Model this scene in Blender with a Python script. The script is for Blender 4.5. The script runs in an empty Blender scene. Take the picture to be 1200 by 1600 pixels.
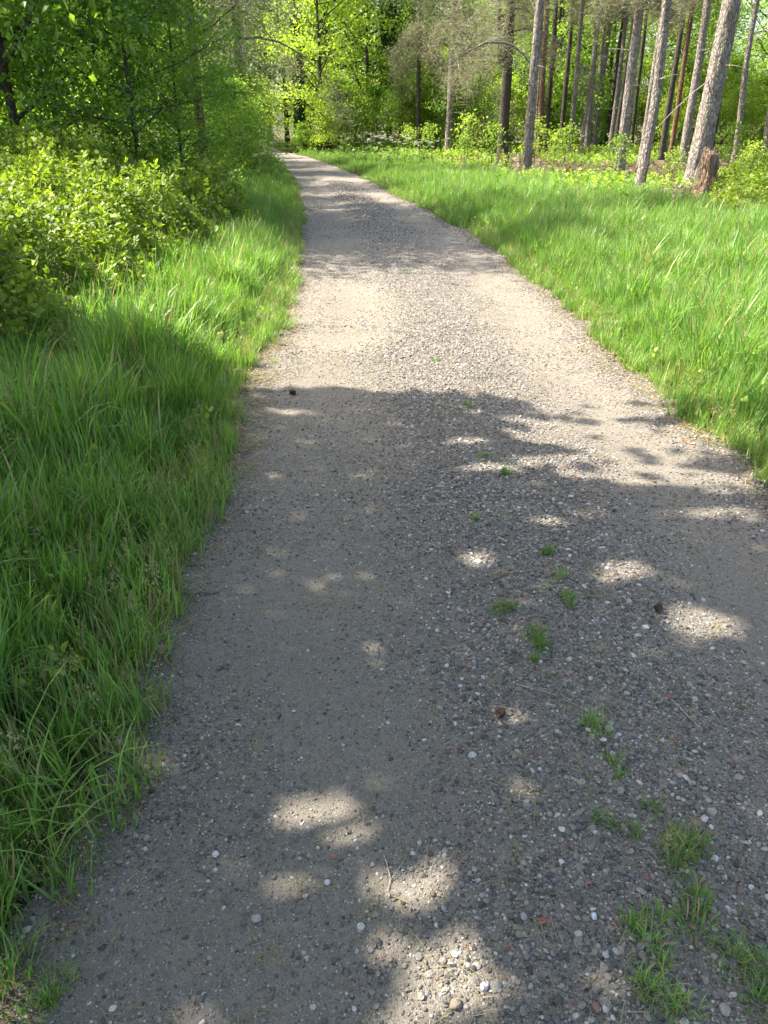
import bpy, math, random
import numpy as np
from mathutils import Vector
random.seed(7); RNG = np.random.default_rng(7)
S = bpy.context.scene
C = S.collection

# ------------------------------------------------------------------ camera, sky, sun, exposure
CAM_H = 1.55
cam = bpy.data.cameras.new('camera'); camo = bpy.data.objects.new('camera', cam); C.objects.link(camo)
camo.location = (0, 0, CAM_H)
camo.rotation_euler = (math.pi/2 - math.atan(610/1180), 0, 0)
cam.sensor_fit = 'VERTICAL'; cam.sensor_height = 24; cam.lens = 24*1180/1600
cam.clip_start = 0.05; cam.clip_end = 2000
S.camera = camo
SUN_EL = math.radians(50); SUN_AZ = math.atan2(0.24, -0.97)
SD = Vector((math.cos(SUN_EL)*math.cos(SUN_AZ), math.cos(SUN_EL)*math.sin(SUN_AZ), math.sin(SUN_EL)))  # towards the sun
w = bpy.data.worlds.new('World'); S.world = w; w.use_nodes = True
nt = w.node_tree; nt.nodes.clear()
sky = nt.nodes.new('ShaderNodeTexSky'); sky.sky_type = 'NISHITA'; sky.sun_disc = False
sky.sun_elevation = SUN_EL; sky.sun_rotation = math.atan2(SD.x, SD.y)
sky.air_density = 1.0; sky.dust_density = 4.0; sky.ozone_density = 1.0
bg = nt.nodes.new('ShaderNodeBackground'); bg.inputs[1].default_value = 0.15
wo = nt.nodes.new('ShaderNodeOutputWorld')
nt.links.new(sky.outputs[0], bg.inputs[0]); nt.links.new(bg.outputs[0], wo.inputs[0])
sl = bpy.data.lights.new('sun', 'SUN'); sl.energy = 5.0; sl.angle = math.radians(0.55); sl.color = (1.0, 0.93, 0.83)
so = bpy.data.objects.new('sun', sl); C.objects.link(so)
so.rotation_euler = (-SD).to_track_quat('-Z', 'Y').to_euler()
S.view_settings.view_transform = 'Standard'; S.view_settings.look = 'None'
S.view_settings.exposure = 1.84; S.view_settings.gamma = 1.0; S.view_settings.use_curve_mapping = False
S.render.engine = 'CYCLES'
cy = S.cycles
cy.max_bounces = 6; cy.diffuse_bounces = 4; cy.glossy_bounces = 1; cy.transmission_bounces = 4; cy.transparent_max_bounces = 4
cy.sample_clamp_indirect = 4.0; cy.caustics_reflective = False; cy.caustics_refractive = False

# ------------------------------------------------------------------ noise
def _h(ix, iy, seed):
    n = (ix.astype(np.int64)*374761393 + iy.astype(np.int64)*668265263 + seed*1442695041) & 0x7fffffff
    n = ((n ^ (n >> 13))*1274126177) & 0x7fffffff
    return ((n ^ (n >> 16)) & 0xffff)/65535.0
def vnoise(x, y, seed=0):
    x = np.asarray(x, float); y = np.asarray(y, float)
    ix = np.floor(x); iy = np.floor(y); fx = x-ix; fy = y-iy
    fx = fx*fx*(3-2*fx); fy = fy*fy*(3-2*fy)
    a = _h(ix, iy, seed); b = _h(ix+1, iy, seed); c = _h(ix, iy+1, seed); d = _h(ix+1, iy+1, seed)
    return (a+(b-a)*fx)*(1-fy) + (c+(d-c)*fx)*fy
def fbm(x, y, seed=0, o=4):
    s = 0; a = .5; t = 0
    for i in range(o):
        s = s + a*vnoise(np.asarray(x)*2**i, np.asarray(y)*2**i, seed+i*17); t += a; a *= .5
    return s/t

# ------------------------------------------------------------------ layout functions
LE = np.array([(-0.72,-6),(-0.75,.9),(-.73,1.04),(-.69,1.39),(-.71,1.93),(-.76,2.46),(-.75,3.13),(-.80,4.24),(-.85,4.99),(-.92,6.68),(-1.15,10.24),(-1.6,15.75),(-2.36,22.4),(-4.3,34.9),(-5.8,42.9),(-9,50),(-16,59),(-30,70)])
RE = np.array([(1.95,-6),(1.9,1.5),(1.85,3.3),(1.82,4.13),(1.79,5.14),(1.74,6.92),(1.62,9.98),(1.27,13.25),(.67,17.03),(0,21.27),(-.82,26.5),(-2.05,33.3),(-3.8,41.3),(-6.2,50),(-12.5,59),(-26,70)])
def Lx(y): return np.interp(y, LE[:,1], LE[:,0]) - .06*sm(8, 4, y) + (vnoise(np.asarray(y)*2.2, np.asarray(y)*0, 3)-.5)*.12 + (vnoise(np.asarray(y)*7, np.asarray(y)*0, 4)-.5)*.05
def Rx(y): return np.interp(y, RE[:,1], RE[:,0]) + (vnoise(np.asarray(y)*1.7, np.asarray(y)*0, 5)-.5)*.16 + (vnoise(np.asarray(y)*6, np.asarray(y)*0, 6)-.5)*.06
def sm(a, b, x):
    t = np.clip((x-a)/(b-a), 0, 1); return t*t*(3-2*t)
def off(x, y):       # distance outside the track edge, negative on the track
    return np.maximum(Lx(y)-x, x-Rx(y))
def track_h(x, y):
    l = Lx(y); r = Rx(y); u = (x-l)/(r-l)
    ridge = .028*np.exp(-((u-.5)/.16)**2) - .012*np.exp(-((u-.24)/.12)**2) - .012*np.exp(-((u-.78)/.12)**2)
    return .006 + ridge*(1-sm(25, 40, y)) + (fbm(x*3, y*3, 11, 3)-.5)*.02 + (fbm(x*16, y*16, 12, 3)-.5)*.010*(1-sm(8, 16, y))
def ground_h(x, y):
    d = off(x, y)
    v = sm(0, .5, d)
    h = v*(.02 + (fbm(x*1.1, y*1.1, 21, 3)-.5)*.12) + sm(3, 12, d)*(fbm(x*.12, y*.12, 22, 3)-.5)*.7
    h = h*(1-sm(30, 45, y)*.4) + .18*sm(1.2, 4, Lx(y)-x)*(y < 30)
    return np.where(d > 0, h, -.035*sm(0, -.06, d))

# ------------------------------------------------------------------ mesh helpers
def make_mesh(name, v, faces, mats=(), smooth=False, attrs=None, mi=None):
    """faces: list of (n,k) int arrays, all k the same inside one array"""
    me = bpy.data.meshes.new(name)
    if isinstance(faces, np.ndarray): faces = [faces]
    v = np.ascontiguousarray(v, np.float32)
    me.vertices.add(len(v)); me.vertices.foreach_set('co', v.ravel())
    loops = np.concatenate([f.ravel() for f in faces]).astype(np.int32)
    tot = np.concatenate([np.full(len(f), f.shape[1]) for f in faces]).astype(np.int32)
    st = np.concatenate([[0], np.cumsum(tot)[:-1]]).astype(np.int32)
    me.loops.add(len(loops)); me.polygons.add(len(tot))
    me.loops.foreach_set('vertex_index', loops)
    me.polygons.foreach_set('loop_start', st)
    try: me.polygons.foreach_set('loop_total', tot)
    except Exception: pass
    me.update(calc_edges=True); me.validate()
    if smooth: me.polygons.foreach_set('use_smooth', np.ones(len(tot), bool))
    else: me.polygons.foreach_set('use_smooth', np.zeros(len(tot), bool))
    for m in mats: me.materials.append(m)
    if mi is not None: me.polygons.foreach_set('material_index', mi.astype(np.int32))
    for k, a in (attrs or {}).items():
        at = me.attributes.new(k, 'FLOAT', 'POINT'); at.data.foreach_set('value', np.ascontiguousarray(a, np.float32))
    return me
def link(name, me, parent=None, loc=None, **props):
    o = bpy.data.objects.new(name, me); C.objects.link(o)
    if parent: o.parent = parent
    if loc is not None: o.location = loc
    for k, p in props.items(): o[k] = p
    return o
def thing(name, label, cat, loc=(0,0,0), rz=0, group=None):
    o = bpy.data.objects.new(name, None); C.objects.link(o); o.location = loc; o.rotation_euler = (0,0,rz)
    o.empty_display_size = .2
    o['label'] = label; o['category'] = cat
    if group: o['group'] = group
    return o
class MB:
    def __init__(s): s.v = []; s.f = {}; s.n = 0; s.a = []
    def add(s, v, f, var=None):
        v = np.asarray(v, float)
        f = np.asarray(f)+s.n
        s.v.append(v); s.f.setdefault(f.shape[1], []).append(f); s.n += len(v)
        s.a.append(np.full(len(v), .5) if var is None else np.broadcast_to(np.asarray(var, float), (len(v),)))
    def mesh(s, name, mats=(), smooth=False):
        return make_mesh(name, np.concatenate(s.v), [np.concatenate(x) for x in s.f.values()], mats, smooth, {'var': np.concatenate(s.a)})
def norm(a): return a/np.maximum(np.linalg.norm(a, axis=-1, keepdims=True), 1e-9)
def tube(pts, rad, seg=8, rough=0, seed=0, cap=True, fr=(3, 2)):
    pts = np.asarray(pts, float); rad = np.asarray(rad, float)
    n = len(pts); t = norm(np.gradient(pts, axis=0))
    ref = np.array([1., 0, 0]) if abs(t[0][2]) > .5 else np.array([0, 0, 1.])
    X = norm(np.cross(t, ref)); Y = np.cross(t, X)
    th = np.linspace(0, 2*np.pi, seg, endpoint=False)
    s = np.concatenate([[0], np.cumsum(np.linalg.norm(np.diff(pts, axis=0), axis=1))])
    R = rad[:, None]*np.ones((n, seg))
    if rough:
        tt = np.broadcast_to(th, (n, seg)); ss = s[:, None]*np.ones((n, seg))
        cx = np.cos(tt)*fr[0]; sx = np.sin(tt)*fr[0]
        nz = vnoise(cx+10+seed, sx+ss*fr[1]+10, seed) + .5*vnoise(cx*2.3+40, sx*2.3+ss*fr[1]*2.5+10, seed+5)
        R = R*(1+rough*(nz-.75))
    v = pts[:, None]+R[..., None]*(np.cos(th)[None, :, None]*X[:, None]+np.sin(th)[None, :, None]*Y[:, None])
    v = v.reshape(-1, 3)
    i = np.arange(n-1)[:, None]*seg; j = np.arange(seg)[None]; k = (j+1) % seg
    f = np.stack([i+j, i+k, i+seg+k, i+seg+j], -1).reshape(-1, 4)
    if cap:
        v = np.concatenate([v, [pts[-1]+t[-1]*rad[-1]*.5]])
        b = (n-1)*seg; kk = np.arange(seg)
        return v, f, np.stack([b+kk, b+(kk+1) % seg, np.full(seg, n*seg)], -1)
    return v, f, None
def add_tube(mb, *a, var=None, **k):
    v, f, c = tube(*a, **k)
    base = mb.n
    mb.v.append(v); mb.a.append(np.full(len(v), .5 if var is None else var)); mb.n += len(v)
    mb.f.setdefault(4, []).append(f+base)
    if c is not None: mb.f.setdefault(3, []).append(c+base)
def basis(n, roll=None):
    """frames with leaf axis Y along n-ish random and Z normal"""
    n = norm(n); r = RNG.normal(size=n.shape); y = norm(r-(r*n).sum(1, keepdims=True)*n); x = np.cross(y, n)
    return x, y, n
def place(tv, tf, pos, X, Y, Z, sc):
    """copies of a template, all joined -> verts, faces"""
    N = len(pos); k = len(tv); sc = np.broadcast_to(sc, (N,))
    v = pos[:, None]+sc[:, None, None]*(tv[None, :, 0:1]*X[:, None]+tv[None, :, 1:2]*Y[:, None]+tv[None, :, 2:3]*Z[:, None])
    f = tf[None]+(np.arange(N)*k)[:, None, None]
    return v.reshape(-1, 3), f.reshape(-1, tf.shape[1])
LEAF2 = (np.array([(0,0,0),(.34,.45,.07),(0,1,-.05),(-.34,.45,.07)], float), np.array([(0,1,2),(0,2,3)]))
LEAF6 = (np.array([(0,0,0),(0,.5,-.03),(0,1,-.14),(.27,.22,.05),(.33,.5,.05),(.18,.78,-.01),(-.27,.22,.05),(-.33,.5,.05),(-.18,.78,-.01)], float),
         np.array([(0,3,1),(3,4,1),(4,5,1),(5,2,1),(0,1,6),(6,1,7),(7,1,8),(8,1,2)]))
NEEDLE = (np.array([(-.05,0,0),(.05,0,0),(0,1,0)], float), np.array([(0,1,2)]))

# ------------------------------------------------------------------ materials
def mat(name):
    m = bpy.data.materials.new(name); m.use_nodes = True; m.node_tree.nodes.clear(); return m, m.node_tree
class NT:
    def __init__(s, name):
        s.m, s.t = mat(name)
    def n(s, kind, **kw):
        nd = s.t.nodes.new(kind)
        ins = kw.pop('i', {})
        for k, v in kw.items(): setattr(nd, k, v)
        for k, v in ins.items():
            if isinstance(v, bpy.types.NodeSocket): s.t.links.new(v, nd.inputs[k])
            else: nd.inputs[k].default_value = v
        return nd
    def mix(s, f, a, b, blend='MIX'):
        nd = s.t.nodes.new('ShaderNodeMix'); nd.data_type = 'RGBA'; nd.blend_type = blend
        for sock, v in ((nd.inputs[0], f), (nd.inputs[6], a), (nd.inputs[7], b)):
            if isinstance(v, bpy.types.NodeSocket): s.t.links.new(v, sock)
            elif isinstance(v, tuple): sock.default_value = v+(1,) if len(v) == 3 else v
            else: sock.default_value = v
        return nd.outputs[2]
    def math(s, op, a, b=0., c=0.):
        nd = s.t.nodes.new('ShaderNodeMath'); nd.operation = op
        for q, v in zip(nd.inputs, (a, b, c)):
            if isinstance(v, bpy.types.NodeSocket): s.t.links.new(v, q)
            else: q.default_value = v
        return nd.outputs[0]
    def ramp(s, f, stops, interp='LINEAR'):
        nd = s.t.nodes.new('ShaderNodeValToRGB'); e = nd.color_ramp.elements; nd.color_ramp.interpolation = interp
        while len(e) < len(stops): e.new(.5)
        for q, (p, c) in zip(e, stops): q.position = p; q.color = tuple(c)+(1,) if len(c) == 3 else c
        s.t.links.new(f, nd.inputs[0]); return nd.outputs[0]
    def out(s, sh): 
        o = s.t.nodes.new('ShaderNodeOutputMaterial'); s.t.links.new(sh, o.inputs[0]); return s.m

def foliage(name, dark, light, trans=.45, tcol=None, rough=.5, spec=.35, nscale=1.5, objrand=.35, tip=None):
    q = NT(name)
    at = q.n('ShaderNodeAttribute', attribute_name='var').outputs['Fac']
    oi = q.n('ShaderNodeObjectInfo').outputs['Random']
    geo = q.n('ShaderNodeNewGeometry')
    no = q.n('ShaderNodeTexNoise', i={'Vector': geo.outputs['Position'], 'Scale': nscale, 'Detail': 2.0}).outputs[0]
    f = q.math('ADD', q.math('MULTIPLY', at, .55), q.math('MULTIPLY', no, .45))
    f = q.math('ADD', f, q.math('MULTIPLY', q.math('SUBTRACT', oi, .5), objrand))
    col = q.mix(f, dark, light)
    if tip is not None:
        ta = q.n('ShaderNodeAttribute', attribute_name='tip').outputs['Fac']
        col = q.mix(ta, col, tip)
    tc = q.mix(1.0, col, tcol or (1.35, 1.5, .6), 'MULTIPLY')
    p = q.n('ShaderNodeBsdfPrincipled', i={'Base Color': col, 'Roughness': rough, 'Specular IOR Level': spec})
    tr = q.n('ShaderNodeBsdfTranslucent', i={'Color': tc})
    mx = q.n('ShaderNodeMixShader', i={0: trans, 1: p.outputs[0], 2: tr.outputs[0]})
    return q.out(mx.outputs[0])
M = {}
M['grass'] = foliage('grass_blades', (.065,.165,.026), (.27,.42,.095), .43, rough=.42, spec=.45, nscale=1.2, objrand=.5)
M['grass_pale'] = foliage('dry_grass', (.22,.19,.07), (.42,.36,.17), .3, (1.1,1.05,.8), nscale=3)
M['bramble'] = foliage('bramble_leaves', (.03,.085,.014), (.37,.45,.055), .36, rough=.48, spec=.3, nscale=1.0, objrand=.5)
M['maple'] = foliage('maple_leaves', (.05,.135,.02), (.29,.41,.06), .5, rough=.42, spec=.45, nscale=.5)
M['bright'] = foliage('spring_leaves', (.13,.22,.032), (.40,.48,.08), .52, rough=.5, nscale=.3, objrand=.6)
M['oakleaf'] = foliage('broad_leaves', (.08,.17,.025), (.29,.41,.065), .5, rough=.5, nscale=.25, objrand=.6)
M['ivy'] = foliage('ivy_leaves', (.02,.05,.014), (.05,.10,.025), .25, rough=.65, spec=.2, nscale=.8)
M['needle'] = foliage('pine_needles', (.16,.16,.10), (.33,.32,.21), .35, (1.1,1.1,.8), rough=.6, spec=.2, nscale=.4)
M['needle_green'] = foliage('green_pine_needles', (.07,.11,.05), (.16,.19,.09), .3, (1.1,1.1,.8), rough=.6, spec=.2, nscale=.4)
M['fern'] = foliage('fern_fronds', (.10,.19,.03), (.24,.36,.07), .45, nscale=1)
M['deadleaf'] = foliage('dead_bracken', (.12,.085,.055), (.30,.23,.15), .2, (1.1,1,.8), nscale=2)

def bark(name, a, b, c, scale=9, stretch=.22, bump=.6, red=None):
    q = NT(name)
    tc = q.n('ShaderNodeTexCoord').outputs['Object']
    mp = q.n('ShaderNodeMapping', i={'Vector': tc, 'Scale': (1, 1, stretch)}).outputs[0]
    nz = q.n('ShaderNodeTexNoise', i={'Vector': mp, 'Scale': scale*.6, 'Detail': 3.0})
    ds = q.n('ShaderNodeVectorMath', operation='MULTIPLY_ADD', i={0: nz.outputs['Color'], 1: (.12, .12, .12), 2: mp}).outputs[0]
    vo = q.n('ShaderNodeTexVoronoi', feature='DISTANCE_TO_EDGE', i={'Vector': ds, 'Scale': scale}).outputs['Distance']
    vc = q.n('ShaderNodeTexVoronoi', i={'Vector': ds, 'Scale': scale}).outputs['Color']
    fine = q.n('ShaderNodeTexNoise', i={'Vector': mp, 'Scale': scale*9, 'Detail': 4.0}).outputs[0]
    big = q.n('ShaderNodeTexNoise', i={'Vector': tc, 'Scale': 1.1, 'Detail': 3.0}).outputs[0]
    col = q.mix(q.n('ShaderNodeSeparateColor', i={0: vc}).outputs[0], a, b)
    col = q.mix(q.math('MULTIPLY', fine, .5), col, b)
    col = q.mix(q.ramp(big, [(.45, (0,0,0)), (.7, (.7,.7,.7))]), col, c)
    if red is not None:
        z = q.n('ShaderNodeSeparateXYZ', i={0: tc}).outputs[2]
        col = q.mix(q.math('MULTIPLY', q.n('ShaderNodeMapRange', i={0: z, 1: 4.0, 2: 10.0}).outputs[0], .75), col, red)
    col = q.mix(q.ramp(vo, [(0, (0,0,0)), (.14, (1,1,1))]), tuple(x*.5 for x in a), col)
    hgt = q.math('ADD', q.math('MINIMUM', vo, .3), q.math('MULTIPLY', fine, .2))
    bp = q.n('ShaderNodeBump', i={'Height': hgt, 'Strength': bump, 'Distance': .06}).outputs[0]
    p = q.n('ShaderNodeBsdfPrincipled', i={'Base Color': col, 'Roughness': .9, 'Specular IOR Level': .15, 'Normal': bp})
    return q.out(p.outputs[0])
M['bark'] = bark('pine_bark', (.18,.145,.12), (.36,.31,.275), (.29,.29,.25), 17, .34, 1.0, (.30,.17,.10))
M['bark_dark'] = bark('dark_bark', (.05,.042,.034), (.12,.10,.08), (.08,.085,.055), 26, .3, .6)
M['bark_red'] = bark('red_pine_bark', (.13,.07,.045), (.27,.15,.09), (.18,.14,.11), 26, .35, .7)
M['twig'] = bark('twig_bark', (.12,.085,.06), (.26,.19,.14), (.2,.16,.12), 60, .4, .3)
M['cane'] = bark('dead_cane', (.30,.25,.19), (.48,.42,.34), (.4,.34,.28), 60, .4, .2)
M['rot'] = bark('shredded_wood', (.19,.12,.08), (.42,.31,.22), (.27,.21,.15), 26, .07, 1.0)

def soil():
    q = NT('soil_and_litter')
    P = q.n('ShaderNodeNewGeometry').outputs['Position']
    n1 = q.n('ShaderNodeTexNoise', i={'Vector': P, 'Scale': .6, 'Detail': 5.0}).outputs[0]
    n2 = q.n('ShaderNodeTexNoise', i={'Vector': P, 'Scale': 14.0, 'Detail': 6.0, 'Roughness': .7}).outputs[0]
    n3 = q.n('ShaderNodeTexVoronoi', i={'Vector': P, 'Scale': 30.0}).outputs['Color']
    f = q.n('ShaderNodeAttribute', attribute_name='wood').outputs['Fac']
    verge = q.mix(q.ramp(n2, [(.35, (0,0,0)), (.65, (1,1,1))]), (.045,.042,.018), (.07,.09,.025))
    floor = q.mix(q.ramp(n2, [(.35, (0,0,0)), (.65, (1,1,1))]), (.075,.05,.032), (.17,.12,.08))
    floor = q.mix(q.ramp(n1, [(.42, (0,0,0)), (.6, (.8,.8,.8))]), floor, (.05,.09,.02))
    col = q.mix(f, verge, floor)
    col = q.mix(.3, col, q.mix(1.0, col, n3, 'MULTIPLY'))
    bp = q.n('ShaderNodeBump', i={'Height': n2, 'Strength': .8, 'Distance': .04}).outputs[0]
    return q.out(q.n('ShaderNodeBsdfPrincipled', i={'Base Color': col, 'Roughness': .95, 'Specular IOR Level': .1, 'Normal': bp}).outputs[0])
M['soil'] = soil()

STONE = [(0,(.075,.07,.062)),(.20,(.14,.13,.115)),(.40,(.22,.205,.175)),(.54,(.27,.245,.20)),(.64,(.16,.16,.15)),(.72,(.32,.28,.21)),(.80,(.38,.36,.32)),(.86,(.24,.12,.085)),(.93,(.46,.43,.38)),(1,(.62,.60,.54))]
def track():
    q = NT('packed_gravel')
    P = q.n('ShaderNodeNewGeometry').outputs['Position']
    crs = q.n('ShaderNodeAttribute', attribute_name='coarse').outputs['Fac']
    edg = q.n('ShaderNodeAttribute', attribute_name='edge').outputs['Fac']
    n1 = q.n('ShaderNodeTexNoise', i={'Vector': P, 'Scale': 1.6, 'Detail': 4.0}).outputs[0]
    n2 = q.n('ShaderNodeTexNoise', i={'Vector': P, 'Scale': 55.0, 'Detail': 6.0, 'Roughness': .75}).outputs[0]
    fines = q.mix(n1, (.18,.157,.122), (.265,.232,.18))
    fines = q.mix(q.ramp(n2, [(.3, (0,0,0)), (.7, (1,1,1))]), q.mix(1.0, fines, (.62,.62,.63), 'MULTIPLY'), fines)
    hs = None
    col = fines
    wob = q.n('ShaderNodeTexNoise', i={'Vector': P, 'Scale': 90.0, 'Detail': 1.0}).outputs['Color']
    Pw = q.n('ShaderNodeVectorMath', operation='MULTIPLY_ADD', i={0: wob, 1: (.006,.006,.006), 2: P}).outputs[0]
    for sc, lo, hi, k in ((420., .15, .55, 0), (190., .25, .72, 1), (85., .50, .93, 2)):
        v = q.n('ShaderNodeTexVoronoi', i={'Vector': Pw, 'Scale': sc})
        sepc = q.n('ShaderNodeSeparateColor', i={0: v.outputs['Color']})
        stone = q.ramp(sepc.outputs[0], STONE)
        inside = q.math('LESS_THAN', v.outputs['Distance'], .42)
        thr = q.n('ShaderNodeMapRange', i={0: crs, 3: hi, 4: lo}).outputs[0]
        pick = q.math('MULTIPLY', q.math('GREATER_THAN', sepc.outputs[1], thr), inside)
        col = q.mix(pick, col, stone)
        dome = q.math('MULTIPLY', q.math('MULTIPLY', pick, q.math('SUBTRACT', .42, v.outputs['Distance'])), 2.0/ (sc/85.))
        hs = dome if hs is None else q.math('MAXIMUM', hs, dome)
    dirt = q.mix(q.ramp(n2, [(.3, (0,0,0)), (.7, (1,1,1))]), (.06,.045,.03), (.15,.115,.075))
    em = q.math('MULTIPLY', edg, q.ramp(q.n('ShaderNodeTexNoise', i={'Vector': P, 'Scale': 9.0, 'Detail': 4.0}).outputs[0], [(.38, (0,0,0)), (.58, (1,1,1))]))
    col = q.mix(em, col, dirt)
    h = q.math('ADD', q.math('MULTIPLY', n2, .5), hs)
    bp = q.n('ShaderNodeBump', i={'Height': h, 'Strength': 1.0, 'Distance': .014}).outputs[0]
    return q.out(q.n('ShaderNodeBsdfPrincipled', i={'Base Color': col, 'Roughness': .85, 'Specular IOR Level': .25, 'Normal': bp}).outputs[0])
M['track'] = track()
def stone_mat(name, fixed=None):
    q = NT(name)
    r = q.n('ShaderNodeObjectInfo').outputs['Random']
    tc = q.n('ShaderNodeTexCoord').outputs['Object']
    nz = q.n('ShaderNodeTexNoise', i={'Vector': tc, 'Scale': 2.2, 'Detail': 5.0}).outputs[0]
    col = q.ramp(r, STONE) if fixed is None else q.mix(r, fixed, tuple(x*.85 for x in fixed))
    col = q.mix(q.ramp(nz, [(.35, (0,0,0)), (.7, (1,1,1))]), q.mix(1.0, col, (.72,.70,.68), 'MULTIPLY'), col)
    bp = q.n('ShaderNodeBump', i={'Height': nz, 'Strength': .4, 'Distance': .1}).outputs[0]
    return q.out(q.n('ShaderNodeBsdfPrincipled', i={'Base Color': col, 'Roughness': .7, 'Specular IOR Level': .35, 'Normal': bp}).outputs[0])
M['stone'] = stone_mat('gravel_stone')
def plain(name, c, rough=.8, c2=None, scale=40):
    q = NT(name)
    tc = q.n('ShaderNodeTexCoord').outputs['Object']
    nz = q.n('ShaderNodeTexNoise', i={'Vector': tc, 'Scale': float(scale), 'Detail': 4.0}).outputs[0]
    col = q.mix(nz, c, c2 or tuple(x*.55 for x in c))
    return q.out(q.n('ShaderNodeBsdfPrincipled', i={'Base Color': col, 'Roughness': rough}).outputs[0])
M['cone'] = plain('pine_cone_scales', (.14,.09,.06), .8, (.05,.035,.025))
M['brownleaf'] = plain('dry_brown_leaf', (.30,.14,.06), .7, (.16,.07,.03))
M['paleleaf'] = plain('pale_brown_leaf', (.30,.22,.15), .7, (.18,.12,.08))
M['petal'] = plain('white_umbel_flowers', (.78,.78,.70), .6, (.6,.62,.5), 8)
M['stem'] = foliage('green_stems', (.07,.12,.03), (.14,.2,.05), .1)
M['fluff'] = plain('dandelion_fluff', (.75,.75,.72), .8, (.6,.6,.58), 20)

# ------------------------------------------------------------------ ground, track
xs = np.concatenate([np.linspace(-260, -14, 26), np.arange(-13, 16, .16), np.linspace(17, 260, 26)])
ys = np.concatenate([np.linspace(-120, -5, 14), np.arange(-4, 24, .16), np.arange(24, 60, .5), np.linspace(62, 420, 40)])
def refine(arr, lo, hi, st): return arr
GX, GY = np.meshgrid(xs, ys); gx = GX.ravel(); gy = GY.ravel()
gz = ground_h(gx, gy)
nx = len(xs); ny = len(ys)
ii = (np.arange(ny-1)[:, None]*nx+np.arange(nx-1)[None]).ravel()
gf = np.stack([ii, ii+1, ii+1+nx, ii+nx], -1)
wood = sm(3.0, 6.5, off(gx, gy))
gm = make_mesh('ground', np.stack([gx, gy, gz], -1), gf, [M['soil']], True, {'wood': wood})
link('ground', gm, kind='structure')

rows = [-4.0]
while rows[-1] < 68: rows.append(rows[-1]+(.03 if rows[-1] < 5.5 and rows[-1] > .3 else .1 if rows[-1] < .3 else min(.4, .03+(rows[-1]-5.5)*.02)))
rows = np.array(rows); ncol = 100
U = np.linspace(-.03, 1.03, ncol)
l = Lx(rows); r = Rx(rows)
PX = l[:, None]+(r-l)[:, None]*U[None]; PY = rows[:, None]*np.ones(ncol)[None]
px = PX.ravel(); py = PY.ravel(); uu = np.tile(U, len(rows))
pz = track_h(px, py)
eg = np.minimum(uu, 1-uu)*2.7
pz = np.where(eg < .03, -.02, pz)
coarse = .25 + .75*np.exp(-((uu-.52+.05*(fbm(py*.6, py*0, 8)-.5))/.17)**2) + .7*sm(.3, .05, eg)*(uu > .5) + .25*sm(.3, .05, eg)*(uu < .5)
coarse = np.clip(coarse-.35*np.exp(-((uu-.26)/.10)**2)-.3*np.exp(-((uu-.80)/.08)**2) + (fbm(px*2, py*2, 31)-.5)*.5, 0, 1)
edge = sm(.22, .03, eg+(fbm(px*4, py*4, 32)-.5)*.25)
ii = (np.arange(len(rows)-1)[:, None]*ncol+np.arange(ncol-1)[None]).ravel()
tf = np.stack([ii, ii+1, ii+1+ncol, ii+ncol], -1)
link('path', make_mesh('path', np.stack([px, py, pz], -1), tf, [M['track']], True, {'coarse': coarse, 'edge': edge}), kind='structure')

# ------------------------------------------------------------------ scattering many small things as one object
def scatter(name, pos, rot, scl, idx, sources, parent=None, **props):
    """one object whose points carry copies of the source meshes"""
    coll = bpy.data.collections.new(name+'_sources')
    for k, me in enumerate(sources):
        so_ = bpy.data.objects.new('%s_source_%02d' % (name, k), me); coll.objects.link(so_)
    me = bpy.data.meshes.new(name); me.vertices.add(len(pos)); me.vertices.foreach_set('co', np.ascontiguousarray(pos, np.float32).ravel())
    a = me.attributes.new('rot', 'FLOAT_VECTOR', 'POINT'); a.data.foreach_set('vector', np.ascontiguousarray(rot, np.float32).ravel())
    a = me.attributes.new('scl', 'FLOAT', 'POINT'); a.data.foreach_set('value', np.ascontiguousarray(scl, np.float32))
    a = me.attributes.new('idx', 'INT', 'POINT'); a.data.foreach_set('value', np.ascontiguousarray(idx, np.int32))
    for s in sources:
        for m in s.materials:
            if m.name not in [x.name for x in me.materials if x]: me.materials.append(m)
    o = link(name, me, parent, **props)
    ng = bpy.data.node_groups.new(name+'_scatter', 'GeometryNodeTree')
    ng.interface.new_socket('Geometry', in_out='INPUT', socket_type='NodeSocketGeometry')
    ng.interface.new_socket('Geometry', in_out='OUTPUT', socket_type='NodeSocketGeometry')
    N = ng.nodes.new; L = ng.links.new
    gi = N('NodeGroupInput'); go = N('NodeGroupOutput'); ip = N('GeometryNodeInstanceOnPoints'); ci = N('GeometryNodeCollectionInfo')
    ci.inputs['Collection'].default_value = coll; ci.inputs['Separate Children'].default_value = True; ci.inputs['Reset Children'].default_value = True
    ip.inputs['Pick Instance'].default_value = True
    def na(n, t):
        x = N('GeometryNodeInputNamedAttribute'); x.data_type = t; x.inputs['Name'].default_value = n; return x.outputs[0]
    e = N('FunctionNodeEulerToRotation')
    L(gi.outputs[0], ip.inputs['Points']); L(ci.outputs[0], ip.inputs['Instance']); L(na('idx', 'INT'), ip.inputs['Instance Index'])
    L(na('rot', 'FLOAT_VECTOR'), e.inputs[0]); L(e.outputs[0], ip.inputs['Rotation']); L(na('scl', 'FLOAT'), ip.inputs['Scale'])
    L(ip.outputs[0], go.inputs[0])
    md = o.modifiers.new('scatter', 'NODES'); md.node_group = ng
    return o
def rot_z(n, tilt=.15):
    r = RNG.normal(0, tilt, (n, 3)); r[:, 2] = RNG.uniform(0, 2*np.pi, n); return r
def samp(n, x0, x1, y0, y1): return RNG.uniform(x0, x1, n), RNG.uniform(y0, y1, n)

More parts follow.
